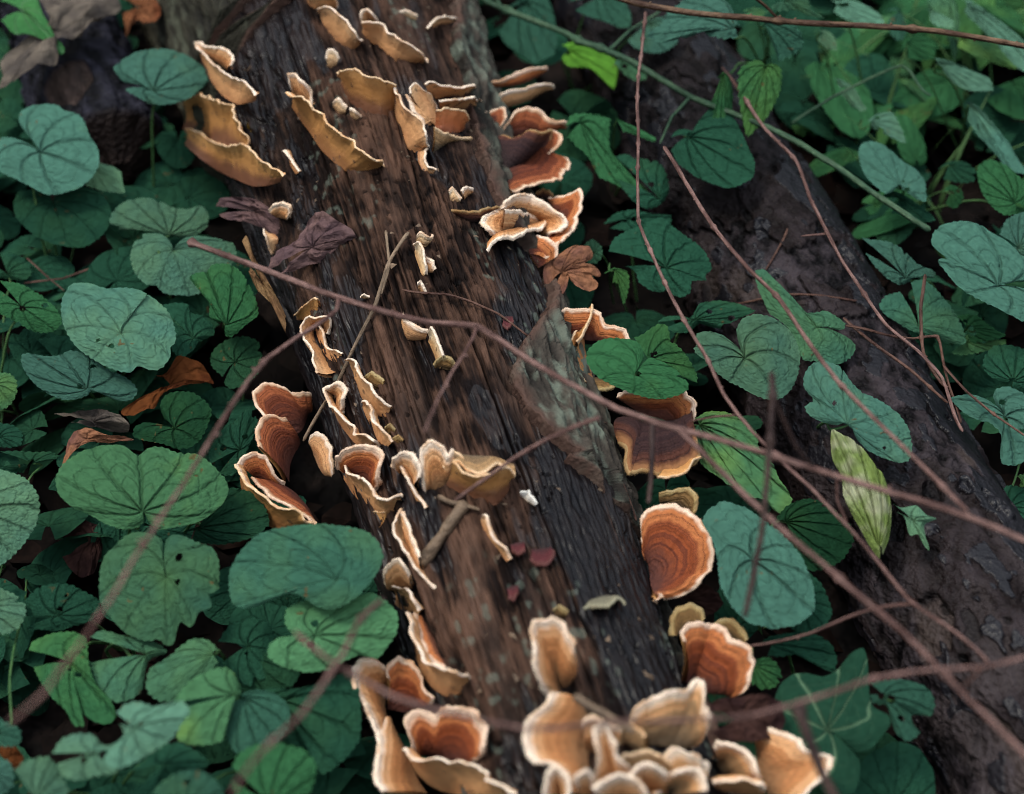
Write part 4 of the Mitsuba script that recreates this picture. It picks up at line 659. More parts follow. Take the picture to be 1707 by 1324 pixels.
FUNGI=[
('bracket_fungus','bracket fungus cut by the top edge of the picture, pale orange underside',[
('under','tan',0,[-1315,3212,1441,-1256,3121,1437,-1197,3111,1443,-1131,3095,1445],[-1319,3170,1495,-1221,3067,1570,-1117,3031,1563,-1115,3069,1468]),
]),
('bracket_fungus','tan shell-like bracket fungus just below the one cut by the top edge',[
('under','tan',0,[-1219,3056,1433,-1184,2934,1420,-1125,2810,1410,-1056,2725,1406,-1004,2693,1405,-957,2752,1410],[-1231,3043,1455,-1171,2877,1598,-1109,2818,1619,-1028,2708,1602,-962,2621,1571,-949,2746,1436]),
]),
('bracket_fungus','long tan bracket fungus with a pale lobed tip, second from the top edge',[
('under','tan',0,[-938,2856,1418,-897,2789,1409,-845,2753,1400,-799,2695,1389,-745,2615,1375,-677,2609,1357,-617,2633,1337,-555,2681,1311],[-943,2794,1521,-883,2737,1584,-820,2713,1578,-756,2643,1558,-680,2583,1545,-619,2574,1523,-565,2554,1479,-536,2660,1360]),
('top','tan',0,[-938,2960,1426,-920,2970,1424,-902,2982,1422,-884,2993,1420,-871,2997,1418],[-951,2931,1451,-952,2884,1551,-915,2932,1562,-871,2912,1542,-859,2975,1438]),
]),
('bracket_fungus','thin curved tan bracket fungus near the grey bark at the top of the log',[
('under','tan',0,[-543,3101,1287,-496,3228,1246,-443,3347,1188,-377,3521,1088],[-552,3045,1337,-499,3173,1325,-439,3307,1265,-362,3495,1112]),
]),
('bracket_fungus','long ochre bracket fungus with a banded oval top lobe, the smoothest on the bare wood',[
('top','tan',0,[-1358,2407,1258,-1329,2366,1263,-1293,2323,1270,-1252,2286,1281,-1212,2251,1291],[-1357,2383,1281,-1375,2343,1394,-1368,2373,1439,-1316,2357,1460,-1249,2271,1442,-1211,2253,1369,-1200,2214,1316]),
('under','ochre',0,[-1344,2314,1240,-1253,2123,1241,-1188,1996,1243,-1122,1856,1242,-1054,1748,1248,-975,1639,1257,-865,1591,1281,-754,1608,1301],[-1351,2194,1430,-1261,2051,1477,-1154,1915,1486,-1072,1778,1490,-970,1654,1493,-870,1534,1496,-786,1459,1488,-740,1591,1328]),
]),
('bracket_fungus','folded ochre bracket fungus with a dark brown base and a hanging tail',[
('under','ochre',2,[-1044,2354,1358,-1000,2239,1349,-932,2130,1344,-855,2059,1343,-781,2021,1341,-708,2101,1343],[-1061,2341,1439,-1004,2196,1576,-940,2155,1603,-842,2098,1606,-757,2063,1601,-683,2058,1556]),
('under','tan',0,[-702,2102,1342,-673,1992,1333,-633,1885,1322,-605,1778,1313,-557,1751,1304,-500,1795,1293],[-696,2063,1546,-661,1959,1539,-611,1867,1532,-548,1751,1515,-500,1663,1480,-487,1776,1314]),
('under','tan',0,[-551,1743,1303,-542,1661,1298,-504,1577,1288,-458,1575,1278],[-489,1713,1353,-504,1628,1350,-484,1559,1330,-438,1554,1319]),
]),
('bracket_fungus','tiered orange bracket fungus with pale shelf edges beside the folded ochre one',[
('under','tan',0,[-467,2021,1284,-456,2048,1279,-439,2079,1272,-429,2129,1266,-455,2198,1276],[-610,2071,1491,-577,2154,1506,-530,2138,1474,-486,2155,1378,-460,2182,1301]),
('under','tan',0,[-532,2021,1305,-520,2016,1302,-503,2023,1296,-491,2039,1292,-458,2110,1279],[-625,2099,1458,-594,2051,1435,-575,2011,1405,-553,1992,1361,-530,1978,1328]),
('under','tan',0,[-514,2335,1299,-478,2337,1283,-414,2425,1245,-355,2490,1201,-307,2557,1156,-260,2679,1094],[-517,2222,1446,-488,2259,1448,-419,2315,1387,-338,2405,1310,-266,2481,1281,-251,2667,1119]),
('under','tan',0,[-438,2237,1267,-385,2276,1237,-339,2348,1202,-292,2422,1158,-233,2553,1084],[-436,2108,1410,-367,2165,1378,-297,2254,1332,-239,2350,1277,-223,2510,1136]),
('under','rustu',0,[-461,2024,1281,-425,2003,1267,-378,2024,1245,-332,2074,1217,-298,2155,1189],[-452,2033,1404,-387,2058,1394,-317,2103,1363,-271,2119,1316,-271,2163,1228]),
('top','dry',0,[-470,1758,1284,-431,1834,1272,-376,1930,1247,-260,2046,1171],[-457,1849,1405,-395,1876,1350,-316,1950,1261,-248,2054,1187]),
]),
('bracket_fungus','flat tan bracket fungus jutting from the bark, lower of the thin pair at top',[
('top','tan',0,[-193,2590,1029,-121,2920,797,-41,2909,825,38,2935,831,117,2977,837,197,3051,843,270,3083,848],[-206,2565,1121,-133,2912,873,-80,2900,925,11,2940,937,142,2980,944,222,3019,936,279,3071,880]),
]),
('bracket_fungus','flat reddish bracket fungus jutting from the bark, upper of the thin pair at top',[
('top','rust',0,[-187,3030,907,-96,3136,829,-2,3134,835,92,3172,841,172,3234,848,230,3302,853],[-211,2969,987,-108,3115,893,-15,3126,917,91,3178,930,171,3218,927,233,3294,881]),
]),
('bracket_fungus','large dark red ruffled bracket fungus stack on the bark side, below the thin pair',[
('top','plum',0,[-108,2280,981,-88,2092,996,-57,1969,982,99,2339,815,201,2332,820],[-90,2346,979,23,2326,1009,147,2304,1047,240,2503,921,264,2415,884]),
('top','deep',0,[-97,2417,928,-53,2558,813,24,2562,818,101,2587,823,178,2602,828,230,2619,832,282,2641,835,334,2658,838],[-91,2471,951,-28,2600,938,37,2667,968,114,2689,972,178,2666,961,242,2628,918,338,2625,916,347,2653,855]),
('top','deep',0,[101,2566,823,113,2502,821,125,2419,819,138,2377,818,175,2333,819],[253,2531,902,312,2473,904,310,2376,897,262,2306,878,225,2308,846]),
('top','deep',2,[201,2332,820,163,2355,819,113,2420,819,49,2425,815,-15,2369,809,-51,2107,940,-60,1960,989,-56,1805,1015,-50,1701,1027],[213,2318,830,287,2281,873,352,2258,885,364,2225,868,322,2116,841,279,1943,926,204,1865,969,107,1790,981,-14,1698,1015]),
('top','deep',0,[-167,2551,1003,-148,2544,977,-141,2499,978,-129,2475,964,-116,2451,950],[-203,2510,1076,-142,2580,1013,-53,2618,1012,-44,2534,984,-97,2479,946]),
]),
('bracket_fungus','pale folded bracket fungus with broad cream edges and a dark sliver pointing across the wood',[
('top','tan',1,[-58,1492,1070,-14,1542,1016,34,1623,937,96,1774,796,144,1751,798,156,1732,798,156,1713,798,156,1685,797,167,1656,797,191,1627,797],[-72,1475,1105,-48,1485,1156,22,1604,1104,106,1728,1002,177,1680,994,260,1620,980,318,1563,966,326,1502,951,293,1448,938,225,1552,832]),
('top','tan',0,[-81,1182,1126,-13,1328,1052,82,1582,871,168,1684,798],[-53,1295,1224,33,1435,1108,106,1637,926,161,1699,855]),
('top','tan',1,[-14,1542,1016,22,1578,965,34,1526,962,10,1401,1016,-25,1300,1067,-82,1193,1125],[-72,1464,1107,-128,1347,1164,-180,1238,1204,-185,1175,1211,-164,1093,1226,-126,1108,1182]),
('top','tan',1,[-109,1089,1151,-81,1182,1126,-13,1298,1057,45,1434,968,131,1678,795,192,1688,799],[-119,850,1267,-68,982,1240,10,1118,1160,102,1305,1038,187,1480,920,218,1569,887]),
('top','plum',0,[-308,1246,1234,-251,1217,1214,-195,1240,1188,-162,1314,1166,-54,1440,1074],[-340,1209,1294,-283,1212,1289,-194,1244,1257,-139,1324,1226,-60,1430,1134]),
]),
('bracket_fungus','upright rust bracket fungus standing behind the pale folded one',[
('top','rust',0,[232,1915,809,255,1819,807,302,1740,807,324,1664,806,299,1610,803,226,1579,798,166,1547,793,129,1446,829,103,1297,921,102,1216,943],[244,1902,819,315,1870,882,399,1845,927,424,1838,955,438,1779,952,427,1689,924,395,1593,893,344,1468,895,267,1313,923,196,1233,906]),
('top','plum',0,[159,1969,807,195,1947,808,244,1924,810],[146,1970,831,195,1986,858,259,1932,845]),
('top','rust',0,[153,1203,870,127,1218,907,108,1226,933,95,1253,943],[261,1256,908,267,1287,931,242,1322,952,141,1370,962]),
]),
('bracket_fungus','tan bracket fungus with a pale curled top, uppermost at the outer side of the log',[
('under','tan',0,[-2095,3321,1013,-2015,3114,1007,-1936,2911,1002,-1843,2723,1037,-1722,2531,1107,-1592,2434,1214],[-2103,3252,1099,-2002,3049,1141,-1886,2816,1200,-1767,2627,1250,-1650,2443,1314,-1555,2297,1336]),
('top','tan',0,[-2076,3288,1026,-1999,3147,1062,-1944,3054,1091,-1890,2966,1118,-1837,2881,1143,-1803,2831,1161],[-2094,3241,1110,-1969,3059,1205,-1848,2900,1283,-1769,2784,1320,-1732,2684,1316,-1753,2673,1286]),
]),
('bracket_fungus','broad double ochre bracket fungus with a red-brown stain beside the round violet leaf',[
('under','ochre',2,[-2227,3103,521,-2173,3007,524,-2099,2964,522,-2007,2842,593,-1905,2610,743,-1801,2419,865,-1745,2319,914,-1692,2241,966],[-2220,3145,687,-2098,3032,846,-1959,2771,984,-1863,2620,1079,-1738,2400,1155,-1664,2228,1167,-1619,2096,1157,-1641,2070,1102]),
('under','ochre',2,[-2185,2902,530,-2072,2751,532,-1935,2620,530,-1704,2124,815,-1569,1893,944,-1473,1779,1039,-1373,1702,1133],[-2179,2917,646,-2016,2774,670,-1753,2241,992,-1588,2013,1156,-1507,1847,1197,-1429,1711,1218,-1316,1561,1282]),
]),
('small_fungus','pale sliver of a bracket fungus below the broad double ochre one',[
('under','tan',0,[-1350,1975,1130,-1324,1873,1116,-1282,1780,1119],[-1357,1927,1196,-1316,1839,1199,-1248,1712,1191]),
]),
('bracket_fungus','bracket fungus with a pale round cap peeping out between the purple dead leaves',[
('top','tan',1,[-1445,1692,883,-1406,1636,912,-1369,1589,941,-1332,1545,968,-1317,1528,979],[-1445,1668,939,-1404,1605,1041,-1333,1552,1089,-1290,1482,1100,-1303,1496,1015]),
('under','tan',0,[-1467,1646,804,-1401,1512,836,-1424,1480,754],[-1503,1607,851,-1473,1493,867,-1439,1459,764]),
]),
('small_fungus','small ochre cup-shaped fungus just above the main twig fork',[
('under','ochre',0,[-1236,934,717,-1184,860,783,-1136,811,844,-1097,774,886],[-1247,929,760,-1170,832,909,-1096,797,999,-1074,759,1024]),
]),
('bracket_fungus','ear-shaped bracket fungus with a rippled inner fold at the twig fork',[
('under','tan',0,[-957,331,850,-1034,479,807,-1083,601,797,-1120,698,794,-1125,733,809,-1102,716,842,-1071,689,877,-1048,653,892,-1036,618,890],[-1052,270,909,-1097,423,920,-1147,556,916,-1167,641,923,-1137,661,968,-1066,619,1022,-1009,576,1036,-995,569,971,-1009,556,933]),
('under','tan',0,[-1094,702,847,-1069,618,838,-1036,527,837,-997,447,854,-945,387,899],[-1079,664,911,-1043,563,943,-1015,491,908,-949,390,980,-910,326,1010]),
]),
('bracket_fungus','thin tan strip of fungus leaning against the pale forked stalk, upper of two',[
('under','tan',0,[-873,286,944,-835,182,943,-798,79,942,-743,-25,961,-689,-108,983,-640,-144,1013],[-870,238,1063,-829,166,1111,-786,61,1113,-743,-39,1127,-687,-136,1141,-628,-177,1096]),
]),
('bracket_fungus','thin tan strip of fungus below the upper one, shorter and more curled',[
('under','tan',0,[-782,-6,925,-740,-99,934,-704,-198,934,-675,-293,927,-643,-323,950],[-780,-56,1024,-727,-140,1090,-696,-234,1091,-644,-334,1094,-606,-401,1077]),
]),
('bracket_fungus','tongue-shaped pale bracket fungus with an orange hollow and a long trailing edge',[
('top','tan',1,[-992,295,755,-969,258,778,-954,229,789,-938,191,793,-938,170,778,-922,124,777],[-1025,219,842,-990,195,912,-922,149,961,-872,86,972,-870,45,945,-893,66,836]),
('under','tan',0,[-1000,294,734,-968,189,721,-921,73,737,-861,-50,776,-803,-161,814,-747,-232,862,-701,-288,899],[-1025,209,861,-988,103,853,-928,-4,892,-860,-102,898,-773,-255,996,-704,-353,1031,-686,-326,950]),
]),
('bracket_fungus','tall ruffled rust bracket fungus stack with a large ochre underside beside the violets',[
('top','deep',2,[-1271,144,487,-1264,198,484,-1241,217,483,-1218,237,480,-1193,238,479,-1182,257,478,-1173,294,476,-1170,331,475,-1171,405,473],[-1364,243,599,-1424,324,616,-1450,407,641,-1412,442,645,-1338,466,651,-1274,448,633,-1225,427,598,-1157,455,581,-1154,435,506]),
('top','deep',0,[-1214,-149,491,-1220,-29,489,-1210,58,486,-1193,113,483,-1184,149,481,-1188,184,480,-1202,202,481],[-1365,-65,669,-1391,87,679,-1355,175,674,-1310,206,661,-1265,200,638,-1263,190,574,-1280,166,523]),
('top','deep',0,[-1225,-184,493,-1159,-239,491,-1090,-335,490,-1040,-443,490],[-1397,-229,598,-1293,-313,582,-1162,-400,554,-1039,-466,498]),
('top','rust',0,[-1354,-114,498,-1325,-154,498,-1300,-162,497,-1282,-161,495,-1258,-160,494,-1234,-159,493],[-1457,-164,660,-1428,-127,691,-1357,-104,701,-1318,-124,691,-1272,-167,619,-1229,-155,522]),
('under','ochre',0,[-1458,-110,503,-1424,-243,505,-1351,-355,504,-1269,-449,503,-1193,-502,500,-1111,-490,495,-1033,-473,490],[-1445,-221,730,-1391,-343,740,-1315,-435,754,-1224,-511,760,-1126,-569,755,-1057,-601,722,-1025,-482,509]),
]),
('small_fungus','small brown tongue of fungus between the ruffled stack and the cup-shaped one',[
('top','tan',0,[-1103,153,476,-1077,66,477,-1045,-19,478,-1016,-70,478,-979,-76,476],[-1110,161,513,-1060,133,600,-1015,81,615,-971,-31,589,-961,-79,497]),
]),
('bracket_fungus','cup-shaped bracket fungus with a broad white lip and dark orange hollow',[
('top','rust',1,[-861,-194,630,-830,-251,675,-800,-302,712,-771,-348,745,-743,-391,774,-722,-423,792,-702,-458,808,-688,-482,817],[-902,-183,681,-895,-232,819,-848,-268,908,-769,-327,979,-693,-391,1024,-641,-453,1037,-637,-514,1018,-676,-511,860]),
('under','tan',0,[-897,-130,525,-848,-259,577,-801,-370,628,-742,-482,701,-700,-563,739,-633,-655,809,-553,-655,918],[-902,-212,746,-864,-328,784,-804,-436,866,-734,-544,951,-704,-634,965,-639,-724,1027,-541,-674,971]),
('under','ochre',0,[-699,-598,710,-692,-641,688,-655,-678,750],[-697,-594,784,-675,-619,798,-627,-669,851]),
]),
('bracket_fungus','narrow pale bracket fungus with a rolled lip next to the cup-shaped one',[
('top','tan',1,[-552,-498,976,-534,-509,988,-516,-532,996,-491,-583,1001,-477,-627,999,-471,-654,996],[-604,-555,1062,-593,-545,1137,-546,-548,1173,-491,-592,1195,-448,-658,1189,-443,-701,1138]),
('under','tan',0,[-529,-500,995,-514,-569,986,-495,-640,981,-463,-718,983,-427,-777,995],[-554,-579,1088,-535,-634,1090,-499,-701,1073,-457,-751,1045,-414,-822,1059]),
]),
('bracket_fungus','frosted white-edged bracket fungus between the rolled one and the dried one',[
('top','tan',1,[-418,-670,1030,-407,-675,1036,-384,-686,1048,-361,-696,1058,-338,-692,1071,-327,-683,1078,-316,-674,1085],[-442,-677,1047,-449,-663,1162,-431,-599,1259,-390,-589,1285,-332,-618,1286,-309,-664,1252,-292,-647,1273]),
]),
('bracket_fungus','dried brown bracket fungus with a torn spread cap, by the end of the broken stick',[
('top','dry',0,[-314,-524,1111,-251,-551,1127,-172,-575,1141,-82,-597,1148,-10,-640,1146],[-290,-683,1224,-222,-760,1251,-167,-790,1256,-123,-793,1271,-70,-690,1203,15,-822,1278]),
('under','ochre',2,[-321,-698,1078,-258,-745,1096,-191,-795,1111,-135,-833,1120,-91,-859,1126,-21,-755,1140],[-287,-736,1281,-220,-796,1289,-165,-836,1306,-122,-845,1327,-68,-829,1352,15,-795,1249]),
('top','dry',0,[-327,-690,1077,-310,-670,1088,-282,-666,1100,-249,-669,1111],[-340,-686,1203,-296,-625,1243,-257,-642,1244,-225,-676,1168]),
]),
('small_fungus','thin tan curl of fungus on the bare wood right beside the broken stick',[
('under','tan',0,[-147,-948,1102,-129,-1011,1099,-86,-1093,1100,-45,-1150,1104,-16,-1197,1105],[-143,-963,1152,-107,-1024,1223,-85,-1115,1213,-34,-1171,1185,-4,-1212,1139]),
]),
('bracket_fungus','long curling fungus strip beginning under the cup-shaped one, beside the broken stick',[
('under','tan',0,[-539,-750,896,-532,-805,881,-513,-871,876,-488,-931,880,-458,-1005,886,-423,-1082,896,-363,-1200,916],[-542,-790,1018,-574,-843,1010,-577,-908,988,-541,-998,980,-487,-1083,997,-433,-1150,963,-356,-1228,952]),
('top','tan',0,[-476,-969,879,-458,-1013,883,-434,-1071,887,-399,-1147,897],[-530,-817,1021,-490,-891,1017,-471,-966,1007,-425,-1077,993]),
]),
('bracket_fungus','small folded brown and pink fungus above the smooth violet leaf edge',[
('top','tan',0,[-582,-999,653,-557,-1039,692,-532,-1069,730,-496,-1103,781,-473,-1111,816],[-627,-987,699,-601,-1008,843,-563,-1025,909,-519,-1079,949,-488,-1113,905]),
('under','tan',0,[-610,-968,562,-544,-1111,656,-482,-1210,735,-447,-1254,777],[-562,-1066,777,-508,-1174,868,-459,-1274,924,-429,-1299,871]),
]),
('bracket_fungus','sickle-shaped tan fungus with a pale edge and rusty inside, above the lower cluster',[
('top','rust',0,[-424,-1297,793,-378,-1410,807,-332,-1521,819,-299,-1612,824],[-472,-1289,825,-450,-1400,818,-404,-1529,821,-319,-1620,841]),
('under','tan',0,[-470,-1314,679,-446,-1412,653,-410,-1516,657,-353,-1631,714,-298,-1710,774,-245,-1744,838,-199,-1739,895],[-469,-1363,941,-454,-1443,925,-430,-1541,922,-383,-1658,963,-319,-1749,1023,-247,-1812,1077,-185,-1763,967]),
]),
('bracket_fungus','two-lobed banded tan bracket fungus at the top of the lower cluster',[
('top','tan',1,[-596,-1683,496,-610,-1634,495,-617,-1596,495,-619,-1564,494,-620,-1539,494,-620,-1513,493,-619,-1475,492,-619,-1432,491],[-645,-1814,583,-700,-1712,663,-737,-1620,724,-752,-1546,742,-716,-1499,749,-666,-1486,741,-618,-1468,655,-618,-1431,511]),
('top','rust',0,[-591,-1595,493,-575,-1594,492,-554,-1600,491,-533,-1605,490,-512,-1611,489,-481,-1609,487,-450,-1602,485,-388,-1647,560],[-603,-1543,650,-593,-1493,686,-535,-1458,702,-471,-1484,729,-419,-1558,744,-392,-1604,719,-337,-1705,740,-360,-1706,672]),
]),
('bracket_fungus','long pale tongue-shaped bracket fungus running off the bottom edge',[
('top','tan',1,[-395,-2071,493,-460,-1957,494,-506,-1839,494,-552,-1743,494,-582,-1658,494],[-598,-2195,684,-620,-2077,684,-613,-1973,664,-620,-1830,606,-623,-1713,539]),
]),
('bracket_fungus','rust bracket fungus with a scalloped white rim and a long pale front lip',[
('top','rust',1,[-445,-1837,490,-424,-1848,489,-404,-1847,488,-373,-1846,486,-342,-1857,484,-322,-1869,485,-297,-1925,573,-275,-1967,620,-242,-2016,677,-211,-2053,726,-180,-2083,767,-160,-2101,791],[-459,-1839,511,-496,-1808,680,-482,-1762,701,-430,-1740,708,-356,-1808,736,-314,-1808,805,-251,-1859,898,-180,-1917,948,-128,-2004,970,-99,-2084,972,-113,-2113,897,-147,-2125,843]),
('under','tan',0,[-474,-1880,493,-431,-1938,492,-378,-1995,490,-317,-2028,487,-243,-2099,566,-159,-2218,723,-43,-2316,857],[-485,-1941,662,-413,-2053,809,-324,-2088,820,-224,-2163,910,-136,-2252,998,-60,-2372,1104,15,-2455,1126]),
]),
('bracket_fungus','tall spoon-shaped pale bracket fungus standing at the top of the lower centre cluster',[
('top','tan',1,[200,-1921,1075,195,-1899,1076,191,-1877,1077,191,-1866,1078,196,-1856,1080,201,-1856,1081,211,-1857,1082,220,-1869,1082,229,-1881,1083,239,-1870,1084,244,-1848,1086],[141,-1960,1118,86,-1945,1229,72,-1888,1325,67,-1811,1361,91,-1766,1383,159,-1751,1395,208,-1762,1392,240,-1809,1375,268,-1861,1350,256,-1856,1265,231,-1835,1153]),
]),
('bracket_fungus','large crescent tan bracket fungus with a thick white edge in the lower centre cluster',[
('top','tan',3,[300,-2408,1049,311,-2346,1057,313,-2285,1063,314,-2234,1067,325,-2183,1072,327,-2131,1076,319,-2077,1078,311,-2033,1080,284,-1999,1080],[178,-2469,1180,158,-2414,1240,95,-2390,1243,51,-2335,1239,33,-2268,1250,42,-2219,1257,75,-2164,1272,118,-2109,1290,168,-2037,1235]),
]),
('bracket_fungus','finger-shaped tan fungus in the middle of the lower centre cluster',[
('top','tan',1,[381,-2422,1063,390,-2423,1064,404,-2429,1065,417,-2434,1065,431,-2435,1066,444,-2435,1067,463,-2430,1067,491,-2414,1066],[362,-2411,1111,349,-2413,1263,337,-2395,1395,333,-2349,1420,353,-2317,1437,389,-2312,1438,412,-2349,1420,424,-2403,1376,456,-2399,1274]),
]),
('bracket_fungus','small pale tongue-shaped fungus at the bottom edge under the crescent one',[
('top','tan',1,[191,-2406,1011,200,-2408,1015,209,-2410,1018,218,-2413,1022,232,-2416,1026],[155,-2457,1111,151,-2488,1333,174,-2476,1349,211,-2511,1337,254,-2451,1102]),
]),
('bracket_fungus','round scalloped bracket fungus with a grey-brown middle, crossed by the thin lower twig',[
('top','drytan',1,[536,-2107,1056,554,-2126,1052,572,-2145,1047,600,-2150,1038,629,-2147,1026,659,-2144,1012,679,-2136,1001,699,-2134,989,719,-2125,975,740,-2115,959,762,-2096,939,779,-2083,923],[499,-2095,1105,515,-2078,1178,556,-2060,1236,633,-2035,1231,704,-1986,1202,746,-1964,1163,800,-1900,1143,840,-1918,1130,834,-1965,1096,857,-2015,1053,844,-2038,953,794,-2083,934]),
]),
('bracket_fungus','pale fan-shaped bracket fungus at the bottom edge below the round scalloped one',[
('top','drytan',1,[560,-2335,1057,598,-2329,1048,616,-2336,1043,653,-2350,1031,670,-2368,1026,678,-2388,1024,676,-2416,1027],[575,-2526,1223,625,-2394,1134,660,-2401,1264,706,-2393,1267,762,-2408,1242,801,-2446,1217,801,-2501,1216]),
]),
('bracket_fungus','two-tiered pale bracket fungus with a grey-green middle, next to the orange-striped one',[
('top','drytan',1,[892,-2074,784,922,-2036,707,945,-2084,730,972,-2102,731,1000,-2119,732,1028,-2131,734,1055,-2143,735],[866,-2095,938,884,-2077,965,939,-2091,994,1003,-2113,994,1048,-2166,979,1071,-2213,950,1082,-2186,820]),
('under','tan',0,[878,-2262,864,955,-2181,728,1021,-2197,731,1068,-2209,734,1106,-2208,736],[847,-2333,1020,920,-2295,989,991,-2306,1014,1056,-2318,1018,1085,-2304,948]),
]),
('bracket_fungus','orange-striped spreading bracket fungus with a jagged white edge by the ivy',[
('top','tan',0,[1108,-1972,742,1106,-2006,741,1103,-2040,740,1102,-2073,739,1105,-2095,739,1111,-2129,738,1117,-2162,738,1123,-2195,737,1130,-2217,737,1147,-2239,737],[1124,-1940,809,1163,-1960,882,1203,-2010,898,1270,-2070,920,1288,-2102,917,1349,-2119,926,1399,-2154,926,1383,-2203,917,1336,-2251,903,1262,-2288,836]),
]),
('bracket_fungus','large round rust bracket fungus with many concentric bands, low on the bark side',[
('top','rust',0,[679,-887,747,681,-894,747,684,-901,747,686,-908,747,687,-915,747,689,-922,747,691,-929,747,690,-942,746,689,-956,746,688,-970,745,687,-990,745,685,-1010,744,683,-1023,744,681,-1069,750,673,-1169,807],[651,-871,775,638,-817,832,636,-755,893,663,-715,917,729,-698,931,804,-707,932,879,-746,919,932,-791,905,982,-869,877,990,-943,848,975,-1028,817,928,-1083,798,840,-1125,764,754,-1144,745,664,-1245,863]),
]),
('bracket_fungus','rust banded bracket fungus with olive caps behind it, below the large round banded one',[
('top','olive',0,[782,-1354,740,793,-1348,741,804,-1345,742,814,-1343,742,835,-1344,743,867,-1339,745],[758,-1365,754,754,-1298,802,794,-1253,824,847,-1241,831,900,-1269,820,919,-1299,804]),
('top','olive',0,[993,-1318,753,1031,-1358,754,1060,-1385,755,1098,-1424,755],[957,-1315,790,1009,-1311,815,1071,-1343,814,1108,-1417,789]),
('top','rust',0,[783,-1684,814,787,-1671,803,793,-1654,788,806,-1637,756,823,-1605,701,828,-1640,735,847,-1659,735,876,-1672,737,916,-1678,739,956,-1682,741,1006,-1686,744],[759,-1559,976,766,-1517,989,816,-1466,999,879,-1449,986,923,-1446,949,979,-1484,965,1039,-1527,955,1086,-1570,943,1108,-1626,920,1099,-1680,860,1048,-1704,767]),
]),
('bracket_fungus','olive-brown bracket fungus half hidden just above the large round banded one',[
('top','olive',0,[758,-524,763,801,-545,764,855,-562,767,897,-586,768,917,-618,768],[753,-510,821,830,-511,850,907,-518,858,942,-575,844,929,-628,785]),
]),
('bracket_fungus','big bracket fungus with a plum-brown top and ochre lower lip under the main twig',[
('top','rust',0,[581,224,775,648,156,776,715,95,779,783,68,781,840,42,783,885,24,785,930,6,787],[577,228,796,646,194,862,802,137,918,917,120,927,967,48,908,971,-15,874,958,-22,802]),
('top','plum',5,[640,4,772,676,18,774,711,29,776,746,30,778,781,28,780,815,24,782,849,12,783,878,0,784,900,-17,784,916,-33,785],[576,-195,812,576,-324,817,602,-388,784,653,-375,792,754,-374,797,844,-367,806,917,-343,824,972,-297,853,974,-218,853,966,-99,812]),
('under','ochre',0,[810,-237,773,829,-207,775,853,-185,777,895,-165,780],[742,-463,893,832,-446,891,912,-410,901,970,-358,918]),
]),
('bracket_fungus','wavy white-rimmed rust bracket fungus with dry ochre flakes, partly under the folded violet leaf',[
('top','rust',2,[276,705,818,290,730,778,327,723,776,358,721,778,394,701,779,418,682,780,454,680,782,479,678,783,515,659,785,599,640,789],[260,741,876,262,791,897,320,809,909,381,800,908,454,797,919,504,759,912,527,703,880,573,691,882,635,655,874,671,590,836]),
('under','ochre',0,[394,719,780,397,614,777,406,510,774,427,407,772,442,331,770],[340,642,883,297,480,901,300,370,922,340,293,897,392,250,854]),
('top','olive',0,[444,373,772,504,369,775,562,349,778],[463,258,797,533,254,801,580,306,803]),
('under','ochre',0,[325,653,774,351,722,777,372,791,781,393,897,786],[373,527,890,405,603,902,438,696,916,460,814,925]),
]),
('bracket_fungus','old brown-centred crumbling bracket fungus in the heart of the lower centre cluster',[
('top','dry',0,[496,-2135,1066,513,-2178,1063,549,-2205,1056,596,-2207,1042],[429,-2198,1128,452,-2167,1179,508,-2152,1189,563,-2194,1154]),
('top','dry',0,[425,-2455,1065,483,-2394,1067,559,-2356,1058,616,-2336,1043,654,-2339,1030],[337,-2506,1198,366,-2423,1230,459,-2332,1251,570,-2309,1231,662,-2337,1177]),
]),
('bracket_fungus','frilly pale bracket fungus rolled over the bottom edge, between the finger and the pale fan',[
('top','tan',1,[370,-2490,1056,424,-2484,1063,496,-2485,1065,569,-2492,1058],[319,-2534,1293,377,-2480,1335,483,-2475,1336,572,-2526,1264]),
]),
('bracket_fungus','crowded wavy tan bracket fungus filling the gaps of the lower centre cluster',[
('top','tan',0,[315,-2203,1070,352,-2206,1073,399,-2196,1075,437,-2184,1074],[279,-2182,1234,330,-2150,1254,394,-2162,1244,463,-2182,1210]),
('top','drytan',1,[671,-2357,1025,709,-2357,1008,749,-2343,985,791,-2313,954],[599,-2342,1168,676,-2265,1173,754,-2253,1129,829,-2269,1045]),
('top','tan',1,[501,-2393,1066,547,-2400,1061,593,-2405,1052,641,-2386,1038],[445,-2457,1317,512,-2412,1342,575,-2418,1328,635,-2437,1277]),
('top','tan',1,[272,-2448,1036,299,-2452,1044,326,-2456,1050,349,-2449,1056],[244,-2513,1276,260,-2491,1365,296,-2488,1375,336,-2506,1272]),
]),
('small_fungus','small pale knob of fungus on the wood below the two topmost brackets',[
('top','cream',0,[-1144,2547,1368,-1125,2533,1370,-1106,2538,1374,-1088,2543,1378],[-1148,2538,1424,-1131,2566,1478,-1100,2560,1478,-1068,2532,1429]),
]),
('small_fungus','tiny cream fungus knob near the top edge beside the thin curved bracket',[
('top','cream',0,[-714,3131,1375,-663,3119,1353,-628,3124,1336],[-724,3105,1425,-686,3121,1425,-606,3115,1389]),
]),
('small_fungus','small cream fungus bud between the two large ochre brackets, the outer of two',[
('top','cream',0,[-1069,2166,1323,-1034,2105,1322,-1003,2105,1329],[-1076,2140,1395,-1045,2117,1421,-987,2080,1393]),
]),
('small_fungus','small cream fungus bud tucked under the folded ochre bracket, the inner of two',[
('top','cream',0,[-957,2048,1329,-932,2029,1331,-913,2048,1336],[-966,2036,1416,-931,2010,1415,-896,2026,1366]),
]),
('small_fungus','flat pale fungus patch on bare wood left of the dark sliver',[
